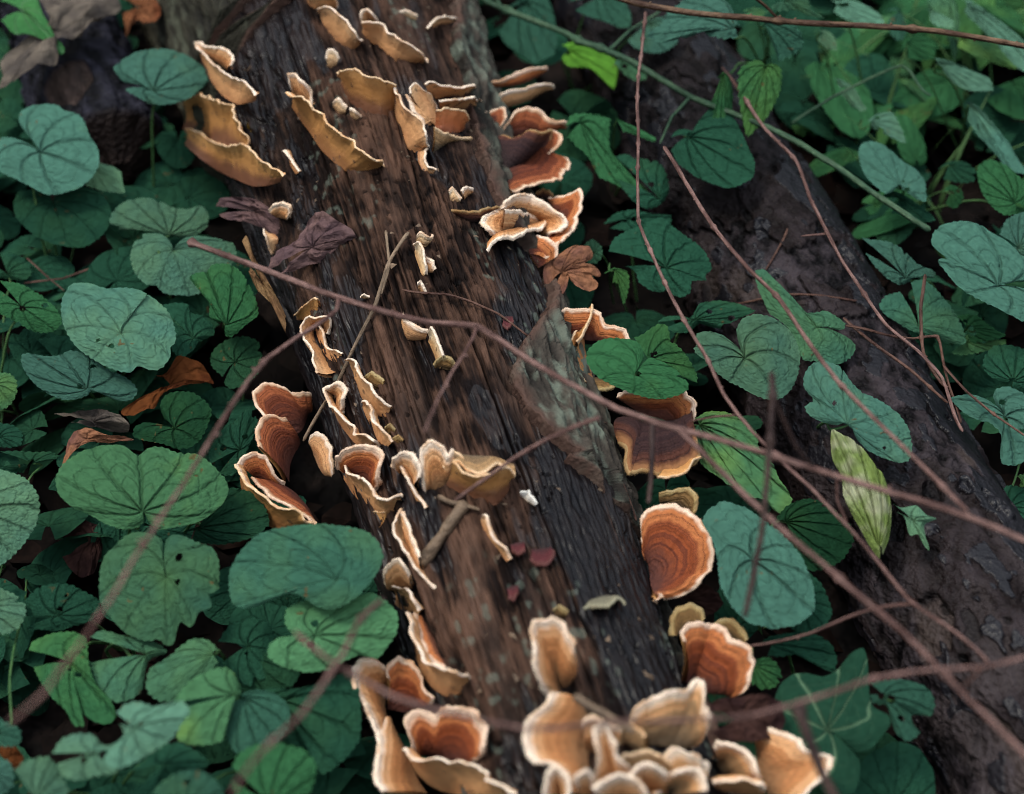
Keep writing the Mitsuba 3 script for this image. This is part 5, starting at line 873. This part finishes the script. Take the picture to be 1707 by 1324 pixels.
('top','cream',0,[-354,1356,1248,-326,1349,1239,-298,1372,1228],[-365,1375,1298,-342,1405,1306,-291,1362,1251]),
]),
('small_fungus','small hooked tan fungus on bare wood near the bark edge',[
('top','tan',0,[-281,1400,1221,-265,1439,1213,-237,1498,1196],[-291,1396,1282,-264,1447,1274,-225,1483,1237]),
]),
('small_fungus','tiny double cream fungus just above the white hooked one on the bare wood',[
('top','cream',0,[-521,982,1254,-486,934,1251,-465,963,1253,-450,996,1254],[-529,967,1306,-500,954,1335,-468,946,1319,-446,986,1293]),
]),
('small_fungus','white hooked small fungus with an orange side at the centre of the bare wood',[
('under','cream',0,[-529,900,1246,-516,829,1240,-495,758,1235,-485,723,1232,-475,715,1232],[-543,875,1315,-513,850,1346,-483,770,1337,-454,705,1312,-468,688,1259]),
('top','tan',0,[-480,783,1238,-461,735,1235,-432,738,1236],[-473,784,1294,-424,753,1299,-417,725,1263]),
]),
('small_fungus','tiny orange fungus at the start of the thin red runner',[
('top','tan',0,[-495,598,1218,-480,576,1218,-463,577,1220],[-507,597,1284,-490,595,1294,-456,558,1248]),
]),
('small_fungus','tan fungus flap with a white edge just under the main twig',[
('top','tan',0,[-559,327,1166,-545,275,1162,-496,261,1175,-453,258,1185],[-573,345,1274,-550,294,1272,-501,252,1270,-439,243,1262]),
]),
('small_fungus','white-edged small fungus with two brown lobes, beside the tan flap under the main twig',[
('under','cream',0,[-431,234,1186,-406,167,1183,-376,70,1177,-363,33,1175],[-440,230,1246,-411,202,1300,-382,129,1306,-351,29,1268]),
('top','olive',0,[-399,47,1170,-357,36,1177,-333,21,1179,-310,33,1183],[-412,35,1210,-355,47,1251,-306,28,1252,-294,20,1224]),
]),
('small_fungus','tiny cream fungus beside the pale forked stalk above the main twig',[
('top','cream',0,[-826,673,1113,-806,650,1119,-784,644,1131],[-832,651,1139,-804,634,1169,-772,619,1166]),
]),
('small_fungus','white flake of fungus alone on the dark wet wood near the bark flap',[
('top','white',0,[48,-820,1136,78,-851,1132,113,-872,1128],[43,-821,1175,83,-827,1191,120,-888,1157]),
]),
('small_fungus','dull wine-red disc fungus on the bare wood, the larger of two',[
('top','wine',0,[89,-1150,1120,112,-1150,1120,142,-1145,1119,174,-1136,1116,192,-1127,1114],[86,-1220,1148,110,-1261,1146,161,-1261,1146,195,-1219,1143,198,-1166,1144]),
]),
('small_fungus','dull wine-red disc fungus by the thin tan curl, the smaller of two',[
('top','wine',0,[-7,-1118,1114,19,-1108,1118,60,-1104,1121],[-2,-1182,1142,29,-1207,1144,65,-1181,1149]),
]),
('small_fungus','dull red disc fungus low on the bare wood below the wine-red pair',[
('top','wine',0,[-20,-1357,1085,3,-1344,1093,34,-1347,1099],[-17,-1418,1113,8,-1448,1116,36,-1416,1127]),
]),
('small_fungus','dark red disc fungus on the bark beside the thin red runner',[
('top','wine',0,[-51,417,1159,-35,453,1151,-5,470,1136],[-53,339,1188,-23,325,1177,10,410,1157]),
]),
('small_fungus','grey-green shelf fungus alone on the dark wet wood, above the lower centre cluster',[
('top','grey',0,[371,-1412,1078,403,-1390,1066,434,-1369,1052,466,-1366,1036,495,-1364,1020],[328,-1521,1137,376,-1494,1126,438,-1473,1107,491,-1422,1091,511,-1439,1073]),
]),
('small_fungus','round olive fungus button just below the grey-green shelf one',[
('top','olive',0,[188,-1492,1103,207,-1523,1102,242,-1522,1101],[185,-1499,1136,216,-1501,1162,254,-1523,1143]),
]),
('small_fungus','olive mossy fungus rosette below the pale forked stalk',[
('top','olive',0,[-762,128,998,-733,58,999,-670,31,1043],[-778,134,1026,-731,103,1080,-662,36,1087]),
]),
('small_fungus','olive fungus button, upper of two beside the shorter thin strip',[
('top','olive',0,[-647,-237,978,-621,-269,990,-597,-269,1011],[-650,-241,1023,-615,-251,1067,-588,-278,1049]),
]),
('small_fungus','olive fungus button, lower of two beside the shorter thin strip',[
('top','olive',0,[-600,-328,989,-579,-357,998,-555,-350,1019],[-606,-337,1034,-576,-346,1069,-547,-364,1056]),
]),
]
TWIGS=[
('twig','main long twig crossing the whole log from the purple leaf to the dark log','tw',1.55,[([-1595,180,1900,-1386,56,1907,-1136,-90,1916,-833,-264,1926,-599,-380,1935,-371,-465,1943,-162,-502,1950,-10,-652,1957,257,-899,1968,461,-1066,1977,737,-1208,1989,1102,-1371,2005,1360,-1502,2016,1700,-1665,2032,2060,-1888,2050],1),([-818,-273,1930,-821,-391,1952,-959,-642,2022,-1094,-898,2096,-1169,-1217,2172,-1243,-1667,2284,-1333,-2159,2422,-1382,-2528,2533,-1429,-2835,2636,-1475,-3092,2732,-1531,-3238,2800],0.68),([379,-1143,2000,161,-1136,1870,-9,-1177,1760,-142,-1222,1673,-254,-1260,1600],0.75),([-161,-524,1970,-173,-606,1989,-252,-902,2063,-336,-1265,2159,-358,-1420,2200],0.5)],[-161,-524,1970,-1093,-896,2095,-1583,173,1900,1102,-1371,2005,-1341,-2219,2440]),
('twig','long straight reddish twig running from the main twig down over the dark log','tw',1.25,[([715,-1212,2000,868,-1453,2000,1082,-1766,2000,1286,-2029,2000,1479,-2278,2000,1619,-2500,2000,1720,-2659,2000,1864,-2886,2000],1)],[1286,-2029,2000,1610,-2485,2000]),
('twig','bare slanting twig beginning between the logs under the dark jagged leaf','tw',1.15,[([867,1524,1500,950,1166,1536,1068,676,1590,1210,271,1642,1326,-7,1682,1400,-315,1723,1508,-704,1780,1639,-1029,1836,1793,-1419,1908,1873,-1635,1950],1)],[1067,679,1590,1309,34,1676,1517,-726,1783,1810,-1465,1917]),
('twig','bare slanting twig over the far edge of the dark log','tw',1.1,[([1340,2801,1200,1469,2455,1171,1555,2197,1149,1664,2008,1129,1717,1901,1118,1758,1581,1092,1815,1327,1069,1870,1083,1047,1968,804,1017,2067,560,990,2206,394,964,2306,208,939,2328,-38,914,2354,-157,900],1),([1827,1309,1040,1748,1311,1029,1680,1311,1020],0.7)],[1471,2448,1170,1698,1938,1122,1821,1309,1039,1970,800,1017]),
('twig','long thin budded twig hanging from the top twig between the logs','tw',0.95,[([830,2803,1600,773,2306,1594,729,1902,1589,720,1551,1585,692,1217,1580,681,952,1576,675,738,1573,725,503,1569,786,244,1564,858,-25,1559,955,-303,1553,1008,-528,1549,1066,-666,1545,1207,-920,1538,1348,-1120,1532,1481,-1346,1525,1602,-1573,1518,1699,-1765,1512,1827,-1888,1507,1962,-2067,1500],1),([1702,-1762,1500,1565,-1696,1383,1464,-1681,1300,1318,-1675,1180,1080,-1606,1000],0.8),([1494,-1317,1500,1444,-1257,1593,1436,-1175,1700],0.7),([1065,-629,1500,971,-570,1428,866,-521,1350],0.6)],[816,2682,1599,795,2501,1596,772,2303,1594,750,2095,1592,729,1888,1589,723,1653,1586,710,1436,1583,692,1220,1580,676,751,1573,723,513,1569,783,259,1565,857,-18,1559,957,-314,1553,1065,-629,1500,1701,-1767,1512]),
('twig','thin blurred twig across the lower fungi cluster, from the violets to the dark log','tw',1.0,[([-774,-2511,2300,-614,-2653,2286,-566,-2683,2282,-408,-2773,2269,-271,-2818,2258,-94,-2855,2245,55,-2882,2233,200,-2862,2222,389,-2831,2208,579,-2821,2194,707,-2805,2185,836,-2786,2175,947,-2748,2167,1164,-2663,2152,1293,-2607,2143,1544,-2552,2125,1716,-2533,2113,1916,-2469,2100],0.9),([1703,-2560,2150,1679,-2559,2064,1654,-2548,2000],0.8)],[-566,-2683,2282,1300,-2605,2142,1703,-2560,2150,956,-2744,2167]),
('twig','thin blurred reddish twig over the violets, from the smooth leaf to the bottom edge','tw',1.1,[([-477,-2291,2200,-553,-2428,2251,-598,-2636,2315,-630,-2737,2350,-699,-2950,2426,-778,-3098,2492,-864,-3364,2600],0.8)],[-548,-2419,2248,-626,-2727,2346,-699,-2949,2426,-778,-3098,2492]),
('twig','upright blurred dark twig crossing the long straight twig','twd',1.35,[([1061,-1273,2400,1059,-1364,2352,1040,-1497,2279,1019,-1670,2182,992,-1839,2085,946,-2024,1974,908,-2144,1900],1),([1062,-1362,2350,1119,-1422,2237,1174,-1469,2144,1248,-1492,2060],0.75)],[1058,-1368,2350,1036,-1530,2260]),
('twig','short thick blurred dark twig rising from the bottom edge by the orange-striped fungus','twd',2.0,[([1069,-2564,1900,1083,-2730,1934,1108,-2910,1972,1131,-3031,2000],1)],[1069,-2569,1901]),
('twig','thick brown twig across the top of the picture','twb',1.9,[([570,2672,1800,782,2555,1800,1064,2460,1800,1382,2406,1800,1697,2353,1800,2118,2313,1800,2498,2261,1800,2764,2177,1800,3055,2068,1800],1),([1390,2341,2000,1493,2377,1899,1584,2393,1800],0.6)],[1584,2393,1800,2362,2280,1800]),
('bramble_stem','green bramble stem between the logs at the top','green',2.1,[([-264,3940,1100,-154,3747,1098,-31,3650,1096,148,3525,1093,332,3395,1090,437,3287,1089,589,3196,1086,720,3099,1084,891,2927,1081,1046,2753,1078,1153,2634,1076,1279,2544,1074,1582,2330,1069,1751,2182,1066,1987,1906,1061,2183,1634,1056,2427,1324,1050],1),([638,3146,1100,784,3328,1146,988,3463,1200],0.6),([1129,2606,1100,1012,2497,1029,930,2318,950],0.5),([-72,3674,1100,-113,3740,1148,-158,3809,1200],0.6)],[-30,3650,1096,585,3199,1086,444,3283,1089]),
('arched_stem','thin arched green stem in the upper right foliage','green',1.0,[([1832,2759,800,2103,2923,885,2368,3034,965,2565,3086,1023,2612,2871,1059,2665,2626,1100],1)],[]),
('runner','thin red runner lying across the top of the dark log','red',0.7,[([1185,1673,173,1422,1244,574,1593,1170,691,1776,1109,744,1918,1073,747,2057,1079,714],1)],[]),
('twig','thin red twig lying on the dark log above the nibbled leaf','red',0.9,[([1855,712,920,2028,491,892,2174,342,869,2263,222,854,2340,116,840],1)],[2263,223,854]),
('twig','bent red twig at the far side of the dark log','red',0.8,[([1849,614,950,2041,592,912,2230,588,875,2377,636,848,2383,461,820,2391,287,791,2416,56,750],1),([2367,405,850,2455,189,850,2563,25,850,2722,-174,850],1)],[2377,636,848,2563,25,850]),
('twig','short upright bare twig among the leaves beyond the dark log','red',1.0,[([2308,873,1100,2267,699,1021,2254,525,941,2258,439,900,2365,277,800],1)],[2254,525,941]),
('twig','thin dark red twig lying on the upper dark log','red',0.7,[([1812,2183,700,1745,1904,741,1649,1626,743,1522,1408,684],1)],[]),
('runner','thin red-brown runner along the bare wood and the bark','red',0.65,[([-594,581,1241,-469,532,1258,-346,518,1262,-210,474,1245,-66,420,1203,43,348,1156,162,302,1081,290,197,973,408,109,811,494,-151,803,564,-406,801,624,-681,797],1),([114,19,1143,213,-70,1091,384,-31,906,507,-5,808],0.8)],[-469,532,1258,290,197,973]),
('dry_stalk','pale dry forked stalk lying on the wood','pale',1.1,[([-572,1002,1295,-685,769,1243,-741,526,1173,-844,342,1048,-950,234,860,-1029,273,685,-1153,140,522],1),([-705,1038,1279,-670,786,1251,-707,590,1203],0.8)],[]),
('broken_stick','short thick broken stick with peeling grey bark lying against the fungi','stick',3.4,[([-218,-867,1142,-297,-951,1091,-369,-1020,1025,-442,-1075,934],1),([-360,-783,1091,-294,-842,1114,-226,-878,1137,-153,-923,1154],0.5)],[]),
('dry_stalk','short grey dry stalk lying over the lower centre cluster, behind the finger-shaped fungus','stick',1.9,[([249,-2265,1550,316,-2307,1536,398,-2352,1519,483,-2408,1500],1)],[]),
('twig','thin brown twig in the dark gap above the round blue-green violet leaf','red',0.7,[([-3035,1618,400,-2800,1658,400,-2599,1786,400],1),([-3050,1814,440,-2890,1655,417,-2771,1544,400],0.9)],[]),
('twig','thin dark stalk curving in front of the plum-brown bracket','twd',1.3,[([642,-858,1700,628,-1044,1657,606,-1281,1600],1)],[]),
]

# ------------------------------------------------------------------ plants
for pi, (name, label, group, base, leaves) in enumerate(PLANTS):
    r = np.random.default_rng(300 + pi)
    pk = thing(name, label, {'violet_plant': 'violet', 'ivy_plant': 'ivy', 'nettle_plant': 'nettle', 'leafy_plant': 'plant', 'seedling': 'seedling'}[name], group)
    B0 = np.array([base[0] * 1e-4, base[1] * 1e-4, -.005])
    for li, (tone, tip, edge, J, O) in enumerate(leaves):
        J, O = V(J)[0], V(O)
        m, uv = leaf_mesh(J, O, tip, edge, seed=pi * 20 + li)
        lk = obj('leaf', m, 'mat_' + tone, pk, True, uv)
        b = B0 + np.r_[r.normal(size=2) * .006, 0]
        k = np.array([.25, .55, .8, .96])[:, None]
        mid = b + (J - b) * k + np.r_[0, 0, 1.] * (.012 * np.sin(np.pi * k)) - np.r_[0, 0, 1.] * .004 * (k > .9)
        mid[:, :2] += r.normal(size=2) * .004
        st, suv = tube(np.vstack([b, mid, J - [0, 0, .0006]]), .0010 if np.linalg.norm(O.max(0) - O.min(0)) > .04 else .0007, 7, 40, seed=li)
        obj('stalk', st, 'mat_twig_stalk', lk, True, suv)
for di, (key, label, tone, tip, J, O) in enumerate(DEAD):
    m, uv = leaf_mesh(V(J)[0], V(O), tip, 0, bulge=.10, seed=700 + di, crumple=.45 if key == 'dead_leaf' else .15)
    k = obj(key, m, 'mat_' + tone, None, True, uv)
    labels[k] = {'label': label, 'category': 'dead leaf' if key == 'dead_leaf' else 'leaf'}

# ------------------------------------------------------------------ fungi
cam = np.array(CAMERA)
for fi, (key, label, lobes) in enumerate(FUNGI):
    fk = thing(key, label, 'bracket fungus' if key == 'bracket_fungus' else 'fungus', 'bracket fungi on the fallen log' if key == 'bracket_fungus' else 'small fungi on the fallen log')
    for li, (face, tone, fl, A, R) in enumerate(lobes):
        A, R = V(A), V(R)
        up = face == 'top'
        fr, bk, rim, uv = bracket(A, R, unit(cam - A.mean(0)), up, fl, 900 + fi * 9 + li)
        if up:
            top = 'mat_capw_' + tone if fl & 1 and tone in ('rust', 'tan', 'drytan', 'deep', 'plum') else 'mat_cap_' + tone
            und = 'mat_under_ochre' if tone in ('rust', 'deep', 'plum', 'olive', 'dry') else 'mat_under_tan' if tone in ('tan', 'drytan') else top
            rm = {'rust': 'rust', 'deep': 'rust', 'plum': 'dull', 'olive': 'olive', 'dry': 'under', 'wine': 'wine', 'grey': 'grey', 'white': 'white'}.get(tone, 'pale')
            a, b = (fr, top), (bk, und)
        else:
            und = 'mat_underd_ochre' if fl & 2 and tone == 'ochre' else 'mat_under_' + tone
            a, b = (bk, 'mat_cap_rust' if tone == 'rustu' else 'mat_cap_tan'), (fr, und)
            rm = 'pale' if tone in ('cream', 'tan') else 'under'
        ck = obj('cap', a[0], a[1], fk, True, uv)
        obj('underside', b[0], b[1], ck, True, uv)
        obj('rim', rim, 'mat_rim_' + rm, ck, True)

# ------------------------------------------------------------------ twigs
for ti, (key, label, tone, r, paths, nodes) in enumerate(TWIGS):
    cat = {'twig': 'twig', 'runner': 'runner', 'dry_stalk': 'stalk', 'broken_stick': 'stick', 'bramble_stem': 'stem', 'arched_stem': 'stem'}[key]
    tk = thing(key, label, cat)
    N = V(nodes) if nodes else np.zeros((0, 3))
    for k, (pts, s) in enumerate(paths):
        m, uv = tube(V(pts), r * s * 1e-3, 10, seed=40 + ti * 5 + k, nodes=N, rough=.3 if tone == 'stick' else .14, taper=(1, .85) if k == 0 else (1, .65))
        obj('stem' if k == 0 else 'side_shoot', m, 'mat_twig_' + tone, tk, True, uv)
    rr = np.random.default_rng(60 + ti)
    extra = []
    if tone in ('tw', 'red', 'twb', 'twd'):
        for pts, s_ in paths:
            Q = spline(V(pts), 200)[0]; L = np.linalg.norm(np.diff(Q, axis=0), axis=1).sum()
            extra += [Q[int(np.clip(f * 199, 4, 195))] for f in (np.arange(1, int(L / .028) + 1) + rr.uniform(-.3, .3, int(L / .028))) * .028 / L if f < 1]
    for q in list(N) + extra:
        sc = 1.0 if len(extra) == 0 or any(q is e for e in N) else .62
        b = trimesh.creation.icosphere(2, 1.0)
        d = unit(rr.normal(size=3) * [1, .6, 1] + [0, 0, .6])
        v = b.vertices * np.array([.8, .8, 1.7]) * r * .9e-3
        M = trimesh.geometry.align_vectors([0, 0, 1], d)[:3, :3]
        v = v * (1 - .25 * ss(0, 1.6, v[:, 2] / (r * .9e-3)))[:, None]
        obj('bud', (v @ M.T * sc + q + d * r * .9e-3, b.faces), 'mat_twig_' + tone, tk, True, np.zeros((len(v), 2)))

# ------------------------------------------------------------------ uncountable cover: litter, low leaves, grass
r = np.random.default_rng(77)
n = 5200
x, y = r.uniform(-.85, .85, n), r.uniform(-.55, 1.15, n); ok = off_logs(x, y, .004); x, y = x[ok], y[ok]; n = len(x)
yaw, sz = r.uniform(0, 6.28, n), r.uniform(.006, .022, n)
g5 = np.array([[-1, -.5], [0, -.7], [1, -.4], [1.15, 0], [1, .45], [0, .7], [-1, .5], [-1.1, 0], [0, 0]])
pt = g5[None] * (1 + .35 * r.normal(size=(n, 9, 1)) * .6) * sz[:, None, None]
ca, sa = np.cos(yaw)[:, None], np.sin(yaw)[:, None]
lz = (n3(x * 9, y * 9, 3, 4) - .5) * .03 - .006 + r.uniform(0, .010, n)
tz = r.normal(size=(n, 1)) * .35 * pt[..., 0] + r.normal(size=(n, 1)) * .35 * pt[..., 1] + (np.abs(g5[:, 0]) * .4)[None] * sz[:, None] * r.uniform(-.3, .8, (n, 1))
vv = np.stack([x[:, None] + pt[..., 0] * ca - pt[..., 1] * sa, y[:, None] + pt[..., 0] * sa + pt[..., 1] * ca, lz[:, None] + tz], -1)
f = np.array([[i, (i + 1) % 8, 8] for i in range(8)]); F = (f[None] + 9 * np.arange(n)[:, None, None]).reshape(-1, 3)
k = obj('leaf_litter', (vv.reshape(-1, 3), F), 'mat_litter', None, False, np.repeat(r.uniform(0, 1, n), 9)[:, None] * [1, 0])
labels[k] = {'label': 'dark rotting leaf litter on the soil', 'category': 'leaf litter', 'kind': 'stuff'}
def low_leaves(name, label, mats, n, box, zr, sr, seed, margin, long=1.0):
    r = np.random.default_rng(seed); x, y = r.uniform(box[0], box[1], n), r.uniform(box[2], box[3], n)
    ok = off_logs(x, y, margin); V_, F_, U_ = [], [], []; o = 0
    th = np.linspace(-math.pi * .93, math.pi * .93, 15)
    for i in np.nonzero(ok)[0]:
        s = r.uniform(*sr); yaw = r.uniform(0, 6.28); z = r.uniform(*zr)
        rad = s * (1 + .28 * np.cos(th) + .08 * np.cos(3 * th + r.uniform(0, 6)))
        lg = long * r.uniform(.8, 1.25) if long > 1 else 1
        e = np.stack([np.cos(th) * rad * lg + (lg - 1) * s, np.sin(th) * rad * .95 / lg ** .3, -.12 * rad * np.cos(th) ** 2 * lg], -1)
        R = trimesh.transformations.euler_matrix(r.normal() * .35, r.normal() * .35, yaw)[:3, :3]
        J = np.array([x[i], y[i], z]); m, uv = leaf_mesh(J, J + e @ R.T, -1, 2, N=40, M=7, seed=int(r.integers(1e4)))
        V_.append(m[0]); F_.append(m[1] + o); U_.append(uv); o += len(m[0])
    k = obj(name, (np.vstack(V_), np.vstack(F_)), mats, None, True, np.vstack(U_))
    labels[k] = {'label': label, 'category': 'ground cover', 'kind': 'stuff'}
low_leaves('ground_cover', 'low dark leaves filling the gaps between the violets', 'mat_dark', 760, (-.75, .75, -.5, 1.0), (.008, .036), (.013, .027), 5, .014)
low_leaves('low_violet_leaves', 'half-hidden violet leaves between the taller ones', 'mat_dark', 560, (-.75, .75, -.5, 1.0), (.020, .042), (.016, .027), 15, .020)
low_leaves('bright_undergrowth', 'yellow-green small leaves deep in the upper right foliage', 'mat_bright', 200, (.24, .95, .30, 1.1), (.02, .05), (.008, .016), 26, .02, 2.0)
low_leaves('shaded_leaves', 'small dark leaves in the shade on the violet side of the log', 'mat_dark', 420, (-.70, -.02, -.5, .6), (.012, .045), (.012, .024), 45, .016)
low_leaves('undergrowth', 'mixed green undergrowth leaves in the upper right', 'mat_mid', 640, (.20, .95, .20, 1.1), (.015, .048), (.012, .024), 6, .02, 1.7)
r = np.random.default_rng(8); n = 420
x, y = r.uniform(.22, .8, n), r.uniform(.25, 1.0, n); ok = off_logs(x, y, .01); x, y = x[ok], y[ok]; n = len(x)
s = np.linspace(0, 1, 6); yaw = r.uniform(0, 6.28, n); ln = r.uniform(.05, .11, n); bend = r.uniform(.2, .9, n)
cx = x[:, None] + np.cos(yaw)[:, None] * ln[:, None] * bend[:, None] * s ** 1.8; cy = y[:, None] + np.sin(yaw)[:, None] * ln[:, None] * bend[:, None] * s ** 1.8; cz = -.01 + ln[:, None] * s * (1 - .3 * bend[:, None] * s)
wd = .0016 * (1 - s ** 2) + .0001
sd = np.stack([-np.sin(yaw), np.cos(yaw), 0 * yaw], -1)[:, None] * wd[None, :, None]
c3 = np.stack([cx, cy, cz], -1); vv = np.stack([c3 - sd, c3 + sd], 2).reshape(n, 12, 3)
f = grid_faces(6, 2); F = (f[None] + 12 * np.arange(n)[:, None, None]).reshape(-1, 3)
k = obj('grass', (vv.reshape(-1, 3), F), 'mat_twig_stalk', None, True, np.zeros((n * 12, 2)))
labels[k] = {'label': 'thin green grass blades among the far leaves', 'category': 'grass', 'kind': 'stuff'}
n = 150
a_, p_ = r.uniform(-.33, .42, n), r.uniform(-70, 62, n)
a_ = a_ + 0; rr_ = log_r(a_) + .0028
c0 = on_log(a_, np.radians(p_), rr_)
q = r.normal(size=(n, 6, 3)) * (r.uniform(.0005, .0016, n) * r.uniform(.5, 1.2, n))[:, None, None]
nn = unit(c0 - (LOG_C + a_[:, None] * LOG_U)); q = q - (q @ nn[:, :, None]) * nn[:, None] * .65 + (np.einsum('nk,nij->nij', np.ones((n, 1)), np.abs(q[..., :1])) * .3) * LOG_U * r.choice([-1, 1], (n, 1, 1))
oc = np.array([[0, 2, 4], [2, 1, 4], [1, 3, 4], [3, 0, 4], [2, 0, 5], [1, 2, 5], [3, 1, 5], [0, 3, 5]])
k = obj('wood_crumbs', ((c0[:, None] + q).reshape(-1, 3), (oc[None] + 6 * np.arange(n)[:, None, None]).reshape(-1, 3)), 'mat_twig_stick', None, False, np.repeat(r.uniform(0, 1, (n, 2)), 6, axis=0))
labels[k] = {'label': 'crumbs and specks of decayed wood on the log', 'category': 'crumbs', 'kind': 'stuff'}
r = np.random.default_rng(91); n = 15000
ang = r.uniform(0, 6.28, n); rad = 2.0 + np.abs(r.normal(size=n)) * .45 + .25 * np.sin(3 * ang) + .15 * np.sin(7 * ang + 1)
hh = r.uniform(0, 1, n) ** .8 * (1.45 + .35 * np.sin(5 * ang) + .25 * np.sin(11 * ang + 2)); rad = rad + .25 * (hh - .7) ** 2
c0 = np.stack([np.cos(ang) * rad, np.sin(ang) * rad + .1, hh], -1)
a = unit(r.normal(size=(n, 3))); b = unit(np.cross(a, r.normal(size=(n, 3)))); sz = r.uniform(.035, .075, n)[:, None]
q = np.stack([c0 - a * sz, c0 + b * sz * .55, c0 + a * sz * 1.2, c0 - b * sz * .55], 1)
F = (np.array([[0, 1, 2], [0, 2, 3]])[None] + 4 * np.arange(n)[:, None, None]).reshape(-1, 3)
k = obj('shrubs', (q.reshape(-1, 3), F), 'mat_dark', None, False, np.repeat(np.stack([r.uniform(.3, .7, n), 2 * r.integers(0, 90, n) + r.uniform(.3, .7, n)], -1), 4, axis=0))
labels[k] = {'label': 'leafy shrubs growing all around the hollow with the logs', 'category': 'shrubs', 'kind': 'stuff'}
